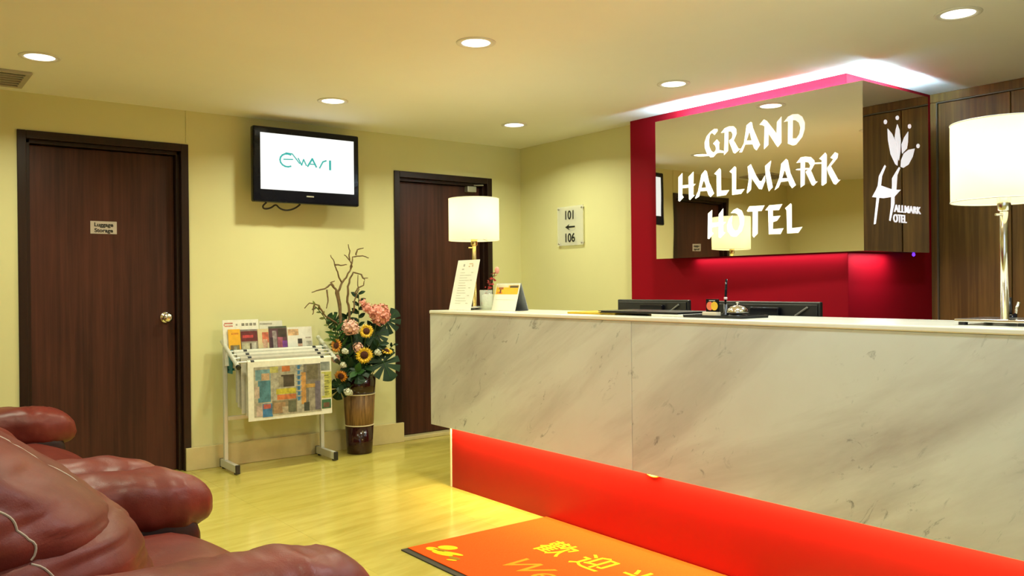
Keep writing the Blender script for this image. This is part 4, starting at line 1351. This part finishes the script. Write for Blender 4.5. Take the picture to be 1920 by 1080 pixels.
# lens-shaped leaves on leafy sprays
def leaf_mesh(L, W, m, nm='leaf'):
    mb = MB()
    n = 6
    vs, fs = [], []
    for i in range(n + 1):
        t = i / n
        w = W * math.sin(PI * min(1, t * 0.98 + 0.02)) ** 0.8
        z = -0.22 * L * t * t
        vs += [(-w, L * t, z + w * .25), (0, L * t, z), (w, L * t, z + w * .25)]
    for i in range(n):
        for j in range(2):
            a = 3 * i + j
            fs.append((a, a + 1, a + 4, a + 3))
    mb.add(vs, fs)
    me = mb.mesh(nm); me.materials.append(m)
    return me
leaf_meshes = {}
def spray(label, tip, nleaf, L, W, m, seed, sag=0.05):
    root = thing('leafy_spray', label, 'foliage', tip, 'leafy sprays in the floor vase')
    rnd = random.Random(seed)
    a = MOUTH + V((tip.x - VX) * 0.2, (tip.y - VY) * 0.2, -0.04)
    pts = bez(a, (a + tip) / 2 + V(0, 0, sag), tip, 12)
    mb = MB(); mb.tube(pts, 0.003, 6); mb.build('stem', green_stem, root)
    key = (L, W, m.name)
    if key not in leaf_meshes: leaf_meshes[key] = leaf_mesh(L, W, m)
    for i in range(nleaf):
        t = 0.35 + 0.65 * (i + 0.5) / nleaf
        k = min(11, int(t * 12)); q = pts[k].lerp(pts[k + 1], t * 12 - k)
        d = (pts[k + 1] - pts[k]).normalized()
        side = d.cross(V(-0.42, -0.88, 0.1)).normalized() * (1 if i % 2 else -1)
        y_ = (d * 0.7 + side * rnd.uniform(0.6, 1.1) + V(rnd.uniform(-.2, .2), rnd.uniform(-.4, .05), rnd.uniform(-.1, .2))).normalized()
        z_ = (V(-0.42, -0.88, 0.35) + V(rnd.uniform(-.4, .4), 0, rnd.uniform(-.3, .5)))
        x_ = y_.cross(z_).normalized(); z_ = x_.cross(y_)
        o = bpy.data.objects.new('leaf', leaf_meshes[key]); COL.objects.link(o)
        mm = Matrix((x_, y_, z_)).transposed().to_4x4()
        mm = mm @ Matrix.Scale(rnd.uniform(.8, 1.15), 4)
        mm.translation = q - tip
        o.parent = root
        o.matrix_local = mm
spray('upright dark green leafy spray left of the large pink blossom', at(2.820, 1.165, 5.52), 14, 0.062, 0.017, leafA, 21)
spray('mid-green grassy spray at the left of the bouquet', at(2.630, 0.905, 5.44), 12, 0.085, 0.010, leafB, 22)
spray('green leafy spray low at the centre over the vase rim', at(2.795, 0.600, 5.36), 10, 0.070, 0.020, leafB, 23)
spray('green leafy spray at the right between the two yellow sunflowers', at(2.985, 0.790, 5.44), 12, 0.072, 0.020, leafA, 24)
spray('small dark spray poking out at the far right of the bouquet', at(3.110, 0.785, 5.50), 8, 0.040, 0.011, leafA, 25)
spray('thin olive spray arching over the magazines', at(2.475, 1.080, 5.50), 12, 0.040, 0.009, leafC, 26, 0.20)
spray('dark spray hanging at the lower left beneath the rack arm', at(2.640, 0.505, 5.42), 12, 0.070, 0.016, leafA, 27)
spray('dark filling spray in the heart of the bouquet', at(2.800, 0.840, 5.54), 18, 0.080, 0.024, leafA, 28)
spray('yellow-green spray at the left beside the white magazine', at(2.592, 0.860, 5.50), 10, 0.055, 0.014, leafC, 29)

spray('dark leafy spray behind the upper right sunflower', at(2.930, 0.930, 5.54), 14, 0.080, 0.024, leafA, 31)
spray('dark leafy spray between the pale pink blossom and the side-facing sunflower', at(2.690, 0.850, 5.50), 14, 0.075, 0.022, leafA, 32)
spray('dark leafy spray under the largest sunflower', at(2.870, 0.630, 5.42), 12, 0.075, 0.024, leafA, 33)
spray('dark leafy spray left of the vase rim', at(2.720, 0.640, 5.46), 14, 0.075, 0.022, leafA, 34)
spray('mid-green leafy spray at the upper left below the low twig', at(2.610, 1.000, 5.50), 12, 0.050, 0.013, leafB, 35)
spray('dark leafy spray at the top centre between the twigs', at(2.720, 1.010, 5.54), 12, 0.060, 0.018, leafA, 36)

def twig(label, chains):
    root = thing('bare_twig', label, 'branch', (VX, VY, 0.9), 'bare twisted twigs in the floor vase')
    for j, ch in enumerate(chains):
        pts = [at(*q) for q in ch]
        dense = []
        for a, b in zip(pts[:-1], pts[1:]):
            for k in range(4):
                t = k / 4
                p = a.lerp(b, t)
                dense.append(p + V(noise.noise(p * 31) * 0.010, noise.noise(p * 29 + V(5, 0, 0)) * 0.012, noise.noise(p * 27 + V(0, 7, 0)) * 0.006))
        dense.append(pts[-1])
        r0 = 0.0105 if j == 0 else 0.0062
        rs = [r0 + (0.0030 - r0) * k / (len(dense) - 1) for k in range(len(dense))]
        mb = MB(); mb.smooth = True; mb.tube(dense, rs, 7)
        mb.build('shoot' if j else 'main_stem', bark, root)
# chain points: (x, z) read at y = 5.5, and depth
def PX(px, py, Y=5.5):
    # pixel in the bouquet area -> (x, z at 5.5) by local linear fit of the perspective
    x = 2.742 + (px - 653) * 0.00413
    z = 1.502 - (py - 460) * 0.003465 - (px - 653) * 0.00012
    return (x, z, Y)
twig('tallest twisted twig rising from the middle of the bouquet', [
    [PX(640, 640), PX(637, 590), PX(634, 555), PX(640, 538), PX(650, 522), PX(661, 504), PX(655, 490), PX(645, 480)],
    [PX(655, 490), PX(655, 475), PX(653, 458)],
    [PX(658, 510), PX(660, 484), PX(680, 480), PX(692, 484)],
    [PX(668, 480), PX(670, 468), PX(682, 464)],
    [PX(640, 538), PX(632, 515), PX(628, 500), PX(620, 482)],
    [PX(628, 500), PX(640, 502), PX(650, 500)]])
twig('thin twig with drooping curled tips at the right of the twisted twigs', [
    [PX(655, 640), PX(653, 590), PX(650, 560), PX(655, 530), PX(660, 516), PX(678, 519), PX(684, 530)],
    [PX(678, 519), PX(681, 527), PX(690, 526)],
    [PX(665, 560), PX(669, 548), PX(682, 541), PX(683, 532)],
    [PX(660, 600), PX(665, 570), PX(672, 550), PX(671, 520)]])
twig('low twig arching out to the left over the newspaper rack', [
    [PX(638, 630), PX(634, 580), PX(630, 552), PX(620, 541), PX(607, 550), PX(595, 554), PX(585, 558)],
    [PX(625, 545), PX(620, 538), PX(627, 534)],
    [PX(613, 552), PX(613, 575), PX(611, 590)],
    [PX(630, 620), PX(610, 605), PX(597, 583), PX(580, 579), PX(572, 590)],
    [PX(597, 583), PX(604, 597), PX(605, 603)],
    [PX(590, 580), PX(588, 592), PX(586, 602)]])

# ================================================================== COUNTER LAMPS
ZT0 = 1.0602
def table_lamp(label, x, y, zb, pole_m, e, hb=0.11):
    root = thing('table_lamp', label, 'lamp', (x, y, ZT0), 'drum shade lamps on the counter')
    O = (0, 0, 0)
    mb = MB(); mb.cbox(-hb, hb, -hb, hb, 0.010, 0.020, 0.003); base = mb.build('base', M['chrome'], root, loc=O)
    for sx in (-hb + 0.02, hb - 0.02):
        for sy in (-hb + 0.02, hb - 0.02):
            mb = MB(); mb.lathe([(0.014, 0), (0.014, 0.010)], (sx, sy, 0), n=16); mb.build('foot', M['black'], base, loc=O)
    h0, h1 = zb - ZT0, zb - ZT0 + 0.253
    mb = MB(); mb.smooth = True; mb.tube([(0, 0, 0.02), (0, 0, h0 + 0.12)], 0.0125, 16); mb.build('pole', pole_m, root, loc=O)
    mb = MB(); mb.smooth = True
    mb.lathe([(0.013, h0 - 0.035), (0.020, h0 - 0.030), (0.020, h0 + 0.02), (0.013, h0 + 0.025)], n=20); mb.build('socket', pole_m, root, loc=O)
    mb = MB(); mb.tube([(-0.012, -0.0, h0 - 0.045), (-0.034, 0.012, h0 - 0.045)], 0.004, 8); mb.build('switch', pole_m, root, loc=O)
    R = 0.154
    mb = MB(); mb.smooth = True
    n = 56
    mb.lathe([(R, h0), (R, h1)], n=n)
    mb.f = [f for f in mb.f if len(f) == 4]; mb.mi = mb.mi[:len(mb.f)]; mb.sm = mb.sm[:len(mb.f)]
    sh = mb.build('shade', M['shade'], root, loc=O)
    for hh in (h0, h1):
        mb = MB(); mb.tube([(R * math.cos(2 * PI * k / n), R * math.sin(2 * PI * k / n), hh) for k in range(n)], 0.0022, 6, closed=True)
        mb.build('rim', M['white'], sh, loc=O)
    for k in range(3):
        a = 2 * PI * k / 3 + .4
        mb = MB(); mb.tube([(0, 0, h0 + 0.03), (R * math.cos(a), R * math.sin(a), h0 + 0.004)], 0.002, 6); mb.build('spoke', M['steel'], sh, loc=O)
    mb = MB(); mb.smooth = True
    mb.lathe([(0.012, h0 + 0.025), (0.028, h0 + 0.075), (0.022, h0 + 0.105), (0, h0 + 0.118)], n=16)
    mb.build('bulb', M['lamp'], root, loc=O)
    d = bpy.data.lights.new('bulb_light', 'POINT'); d.energy = e; d.color = (1.0, 0.84, 0.45); d.shadow_soft_size = 0.05
    o = bpy.data.objects.new('bulb_light', d); COL.objects.link(o); o.parent = root; o.location = (0, 0, h0 + 0.15)
    return root
table_lamp('table lamp with glowing drum shade at the far left end of the counter', 2.968, 4.260, 1.482, M['brass'], 2.6, 0.085)
table_lamp('large glowing drum-shade lamp at the right edge of the picture', 2.930, 1.212, 1.460, M['chrome'], 3.2)

# ================================================================== THINGS ON THE COUNTER
# leaning price list in an acrylic stand
pc = thing('price_list', 'tall white printed card leaning on the far left of the counter', 'card', (2.80, 4.18, ZT0))
lean = 0.24
U, W = V(0, -1, 0), V(lean, 0, 1).normalized()
O = V(2.80, 4.29, ZT0 + 0.002)
w, h = 0.225, 0.305
mb = MB(); mb.use(M['paper'])
n_ = V(1, 0, -lean).normalized() * 0.003
P = [O, O + U * w, O + U * w + W * h, O + W * h]
mb.add(P + [p + n_ for p in P], [(0, 1, 2, 3), (7, 6, 5, 4), (0, 4, 5, 1), (1, 5, 6, 2), (2, 6, 7, 3), (3, 7, 4, 0)])
mb.build('card', None, pc)
rows = [(0.30, 0.265, 0.37, 0.280, (0.42, 0.42, 0.33)), (0.55, 0.262, 0.62, 0.268, (0.66, 0.48, 0.28)), (0.56, 0.278, 0.74, 0.284, (0.70, 0.50, 0.30)), (0.70, 0.262, 0.76, 0.276, (0.66, 0.52, 0.32)), (0.26, 0.245, 0.36, 0.252, (0.5, 0.5, 0.4))]
for k in range(13):
    z = 0.225 - k * 0.0155
    rows.append((0.22, z, 0.22 + random.uniform(0.2, 0.55), z + 0.003, (0.58, 0.57, 0.45)))
    if k % 3 == 0: rows.append((0.72, z, 0.82, z + 0.004, (0.55, 0.54, 0.42)))
mb = MB()
sheet_boxes(mb, O, U, W, [(a * w, b, c * w, d, e) for a, b, c, d, e in rows], 0.0005)
mb.build('print', None, pc)
mb = MB()
P = [O + n_ + W * 0.12 + U * (w * .45), O + n_ + W * 0.12 + U * (w * .55)]
q = V(P[0].x + 0.022, 0, ZT0 + 0.001)
mb.add([P[0], P[1], V(q.x, P[1].y, q.z), V(q.x, P[0].y, q.z), P[0] + V(0.003, 0, 0), P[1] + V(0.003, 0, 0), V(q.x + .003, P[1].y, q.z), V(q.x + .003, P[0].y, q.z)], [(0, 1, 2, 3), (7, 6, 5, 4), (0, 4, 5, 1), (1, 5, 6, 2), (2, 6, 7, 3), (3, 7, 4, 0)])
mb.build('strut', M['ink'], pc)

def tumbler(label, x, y, r, h):
    root = thing('glass_tumbler', label, 'glass', (x, y, ZT0), 'clear tumblers on the counter')
    mb = MB(); mb.smooth = True
    mb.lathe([(0, 0.0), (r * .88, 0.0), (r, h), (r - 0.003, h), (r * .88 - 0.003, 0.008), (0, 0.008)], n=28)
    mb.build('body', M['glass'], root, loc=(0, 0, 0))
tumbler('clear tumbler holding a red sprig, beside the tall card', 2.985, 4.165, 0.040, 0.118)
tumbler('empty clear tumbler next to the desk calendar', 2.890, 4.015, 0.036, 0.095)
sp = thing('red_sprig', 'red flower sprig standing in the clear tumbler', 'flower', (2.985, 4.165, ZT0 + 0.01))
b0 = V(2.985, 4.165, ZT0 + 0.012)
cur = bez(b0 + V(-.005, .02, 0), b0 + V(0, -0.01, 0.12), b0 + V(0.02, -0.075, 0.215), 12)
mb = MB(); mb.tube(cur, 0.0025, 6); mb.build('stem', green_stem, sp)
mb = MB()
rnd = random.Random(4)
redp = mat('red_petal', (0.42, 0.02, 0.02), 0.5, var=0.3, scale=30)
for k in range(70):
    q = cur[rnd.choice([1, 2, 3, 4, 6, 8, 9, 10, 11])] + V(rnd.gauss(0, .010), rnd.gauss(0, .010), rnd.gauss(0, .008))
    u, w2, n2 = axes((rnd.uniform(-1, 1), rnd.uniform(-1, 1), rnd.uniform(-1, 1)))
    s_ = rnd.uniform(.007, .013)
    mb.add([q - u * s_, q - w2 * s_ * .6, q + u * s_, q + w2 * s_ * .6 + n2 * .002], [(0, 1, 2, 3)])
mb.build('petals', redp, sp)
mb = MB(); vs2, fs2 = superq(cur[-1] + V(.004, -.008, .008), (0.014, 0.014, 0.022), 1, 1, 12, 8); mb.smooth = True; mb.add(vs2, fs2); mb.build('bud', pink, sp)

# desk calendar
dcal = thing('desk_calendar', 'tent-shaped desk calendar with an orange picture on top', 'calendar', (2.90, 3.87, ZT0))
ya, yb2 = 3.985, 3.762
zb_, zt_ = ZT0 + 0.001, ZT0 + 0.155
xf, xt, xb = 2.893, 2.935, 2.990
th = 0.003
def slab(a, b, nm, m):
    mb = MB(); d = V(b[0] - a[0], 0, b[1] - a[1]).normalized(); nn = V(-d.z, 0, d.x) * th
    Q = [V(a[0], ya, a[1]), V(a[0], yb2, a[1]), V(b[0], yb2, b[1]), V(b[0], ya, b[1])]
    mb.add(Q + [p - nn for p in Q], [(0, 1, 2, 3), (7, 6, 5, 4), (0, 4, 5, 1), (1, 5, 6, 2), (2, 6, 7, 3), (3, 7, 4, 0)])
    return mb.build(nm, m, dcal)
slab((xf, zb_), (xt, zt_), 'front_board', M['paper'])
slab((xb, zb_), (xt + 0.004, zt_), 'back_board', C((0.30, 0.32, 0.34)))
mb = MB(); mb.box(xf + .004, xb - .004, yb2, ya, zb_, zb_ + .003); mb.build('bottom_board', C((0.06, 0.06, 0.07)), dcal)
U = V(0, -1, 0); W = (V(xt, 0, zt_) - V(xf, 0, zb_)).normalized(); O = V(xf, ya, zb_)
w, h = ya - yb2, (V(xt, 0, zt_) - V(xf, 0, zb_)).length
mb = MB()
sheet_boxes(mb, O, U, W, [(0.03 * w, .60 * h, .97 * w, .93 * h, (0.82, 0.46, 0.02)), (.10 * w, .62 * h, .32 * w, .70 * h, (0.66, 0.22, 0.02)), (.20 * w, .64 * h, .26 * w, .92 * h, (0.14, 0.03, 0.01)), (.14 * w, .78 * h, .34 * w, .90 * h, (0.35, 0.09, 0.02)),
                          (.60 * w, .84 * h, .95 * w, .92 * h, (0.10, 0.07, 0.03)), (.05 * w, .86 * h, .55 * w, .94 * h, (0.66, 0.60, 0.40)), (.05 * w, .93 * h, .95 * w, .99 * h, (0.72, 0.68, 0.50)), (.1 * w, .40 * h, .9 * w, .41 * h, (0.62, 0.6, 0.5))], 0.0006)
mb.build('print', None, dcal)

# folders, paper and tray
def thin(name, label, cat, x0, x1, y0, y1, z0, z1, m, rot=0.0, c=0.002):
    cx, cy = (x0 + x1) / 2, (y0 + y1) / 2
    root = tag(None or MB_box(name, x0 - cx, x1 - cx, y0 - cy, y1 - cy, z0, z1, m, c), label, cat)
    root.location = (cx, cy, 0); root.rotation_euler = (0, 0, rot)
    return root
def MB_box(name, x0, x1, y0, y1, z0, z1, m, c):
    mb = MB(); mb.cbox(x0, x1, y0, y1, z0, z1, c)
    return mb.build(name, m)
thin('yellow_folder', 'flat yellow folder lying on the counter under the black folder', 'folder', 2.80, 3.05, 2.87, 3.21, ZT0, ZT0 + 0.010, C((0.62, 0.40, 0.02), 0.4))
fo = thing('black_folder', 'black guest folder lying across the yellow folder and white papers', 'folder', (2.91, 2.72, ZT0 + 0.0105))
mb = MB(); mb.cbox(2.79, 3.03, 2.475, 2.975, ZT0 + 0.0105, ZT0 + 0.0135, 0.001); mb.build('lower_cover', M['black'], fo)
mb = MB(); mb.box(2.80, 3.02, 2.49, 2.965, ZT0 + 0.0137, ZT0 + 0.0165); mb.build('pages', C((0.20, 0.13, 0.08)), fo)
mb = MB(); mb.cbox(2.79, 3.03, 2.475, 2.975, ZT0 + 0.0167, ZT0 + 0.0197, 0.001); mb.build('upper_cover', M['black'], fo)
thin('paper_stack', 'short stack of white paper under the black folder beside the tray', 'paper', 2.79, 2.95, 2.44, 2.63, ZT0, ZT0 + 0.010, M['paper'])
tr = thing('desk_tray', 'shallow black tray carrying the card sign and the bell', 'tray', (2.87, 2.28, ZT0))
mb = MB(); mb.cbox(2.78, 2.96, 2.135, 2.437, ZT0, ZT0 + 0.005, 0.002); mb.build('tray_floor', M['black'], tr)
mb = MB()
for a, b, c, d in ((2.78, 2.786, 2.135, 2.437), (2.954, 2.96, 2.135, 2.437), (2.786, 2.954, 2.135, 2.141), (2.786, 2.954, 2.431, 2.437)): mb.box(a, b, c, d, ZT0 + 0.0052, ZT0 + 0.011)
mb.build('rim', M['black'], tr)
zt = ZT0 + 0.0054
cs = thing('card_sign', 'small payment card sign with overlapping red and yellow circles', 'sign', (2.83, 2.325, zt))
mb = MB(); mb.cbox(2.815, 2.845, 2.287, 2.362, zt, zt + 0.018, 0.002); mb.build('base', M['cream'], cs)
mb = MB(); mb.cbox(2.829, 2.833, 2.285, 2.353, zt + 0.0182, zt + 0.072, 0.001); mb.build('plaque', M['blackg'], cs)
def disc(y, z, r, m, nm, x):
    mb = MB(); mb.prism([(y + r * math.cos(2 * PI * k / 24), z + r * math.sin(2 * PI * k / 24)) for k in range(24)], lambda u, v, d: V(x - d, u, v), 0.0006)
    mb.build(nm, m, cs)
disc(2.331, zt + 0.043, 0.018, C((0.80, 0.18, 0.08)), 'red_circle', 2.8288)
disc(2.307, zt + 0.043, 0.018, C((0.86, 0.50, 0.03)), 'yellow_circle', 2.8280)
mb = MB(); mb.box(2.8284, 2.8289, 2.304, 2.336, zt + 0.064, zt + 0.067); mb.build('print', C((0.6, 0.6, 0.5)), cs)
ph = thing('pen_stand', 'black desk pen standing upright in a small holder by the bell', 'pen', (2.86, 2.275, zt))
mb = MB(); mb.smooth = True; mb.lathe([(0, 0), (0.020, 0), (0.020, 0.008), (0.008, 0.016), (0.008, 0.05), (0, 0.05)], (2.86, 2.275, zt), n=20); mb.build('holder', M['black'], ph)
mb = MB(); mb.smooth = True; mb.tube([(2.86, 2.275, zt + 0.0505), (2.862, 2.274, zt + 0.095), (2.864, 2.272, zt + 0.155)], [0.004, 0.0055, 0.0045], 10); mb.build('pen', M['blackg'], ph)
mb = MB(); mb.smooth = True; mb.tube([(2.8605, 2.2745, zt + 0.070), (2.861, 2.2743, zt + 0.080)], 0.0072, 10); mb.build('band', C((0.75, 0.55, 0.55)), ph)
bl = thing('call_bell', 'silver call bell on the black tray', 'bell', (2.865, 2.218, zt))
mb = MB(); mb.smooth = True; mb.lathe([(0, 0), (0.040, 0), (0.040, 0.005), (0.030, 0.010), (0.010, 0.012), (0, 0.012)], (2.865, 2.218, zt), n=28); mb.build('base', M['black'], bl)
mb = MB(); mb.smooth = True; mb.lathe([(0.043, 0.016), (0.044, 0.018), (0.040, 0.030), (0.028, 0.041), (0.012, 0.046), (0, 0.047)], (2.865, 2.218, zt), n=28)
mb.build('dome', M['chrome'], bl)
mb = MB(); mb.smooth = True; mb.lathe([(0.003, 0.0475), (0.003, 0.054), (0.007, 0.056), (0.007, 0.059), (0, 0.060)], (2.865, 2.218, zt), n=16); mb.build('plunger', M['chrome'], bl)

# right end: pen cup and card holder beside the lamp
pcup = thing('pen_cup', 'dark pen cup with pens beside the right-hand lamp pole', 'pen cup', (3.075, 1.253, ZT0))
mb = MB(); mb.smooth = True; mb.lathe([(0, 0.021), (0.018, 0.021), (0.019, 0.050), (0.016, 0.050), (0.016, 0.024), (0, 0.024)], (3.075, 1.253, ZT0 - 0.021), n=20)
mb.build('cup', M['blackg'], pcup)
mb = MB(); mb.smooth = True; mb.tube([(3.075, 1.258, ZT0 + 0.006), (3.072, 1.258, ZT0 + 0.085)], 0.009, 10); mb.build('marker', M['black'], pcup)
mb = MB(); mb.smooth = True; mb.tube([(3.078, 1.248, ZT0 + 0.006), (3.082, 1.230, ZT0 + 0.070)], [0.004, 0.006], 10); mb.build('silver_pen', M['chrome'], pcup)
ch = thing('card_holder', 'cream card holder at the right picture edge beside the lamp base', 'card holder', (2.93, 1.02, ZT0))
mb = MB(); mb.cbox(2.90, 2.97, 0.96, 1.072, ZT0, ZT0 + 0.042, 0.012); mb.build('holder', M['cream'], ch)
mb = MB(); mb.box(2.930, 2.940, 0.970, 1.062, ZT0 + 0.0425, ZT0 + 0.064); mb.build('cards', C((0.62, 0.40, 0.05)), ch)

# ================================================================== MONITORS BEHIND THE COUNTER
def monitor(label, y0, y1, x, zt):
    yc = (y0 + y1) / 2
    root = thing('computer_monitor', label, 'monitor', (x, yc, 0.7502), 'monitors behind the counter')
    z0 = zt - 0.335
    mb = MB(); mb.cbox(x, x + 0.022, y0, y1, z0, zt, 0.005); sh = mb.build('casing', M['black'], root)
    mb = MB(); mb.cbox(x - 0.006, x - 0.0005, y0 + 0.012, y1 - 0.012, z0 + 0.012, zt - 0.012, 0.003); mb.build('back_cover', M['black'], sh)
    mb = MB(); mb.cbox(x - 0.030, x - 0.0065, yc - 0.10, yc + 0.06, z0 + 0.06, zt - 0.026, 0.006); mb.build('housing', M['blackg'], sh)
    mb = MB(); mb.box(x + 0.0222, x + 0.0228, y0 + 0.014, y1 - 0.014, z0 + 0.02, zt - 0.014); mb.build('screen', M['blackg'], root)
    mb = MB(); mb.tube([(x - 0.016, y0 + 0.115, zt - 0.062), (x - 0.012, y0 + 0.055, zt - 0.024)], 0.0045, 8); mb.build('cable', C((0.20, 0.19, 0.16)), root)
    mb = MB(); mb.cbox(x - 0.028, x - 0.002, yc - 0.03, yc + 0.03, 0.762, z0 + 0.06, 0.003); mb.build('stand', M['black'], root)
    mb = MB(); mb.cbox(x - 0.09, x + 0.09, yc - 0.11, yc + 0.11, 0.7502, 0.762, 0.004); mb.build('foot', M['black'], root)
monitor('black computer monitor seen from behind, left of the card sign', 2.855, 3.361, 3.30, 1.122)
monitor('black computer monitor seen from behind, right of the silver bell', 2.115, 2.700, 3.30, 1.118)
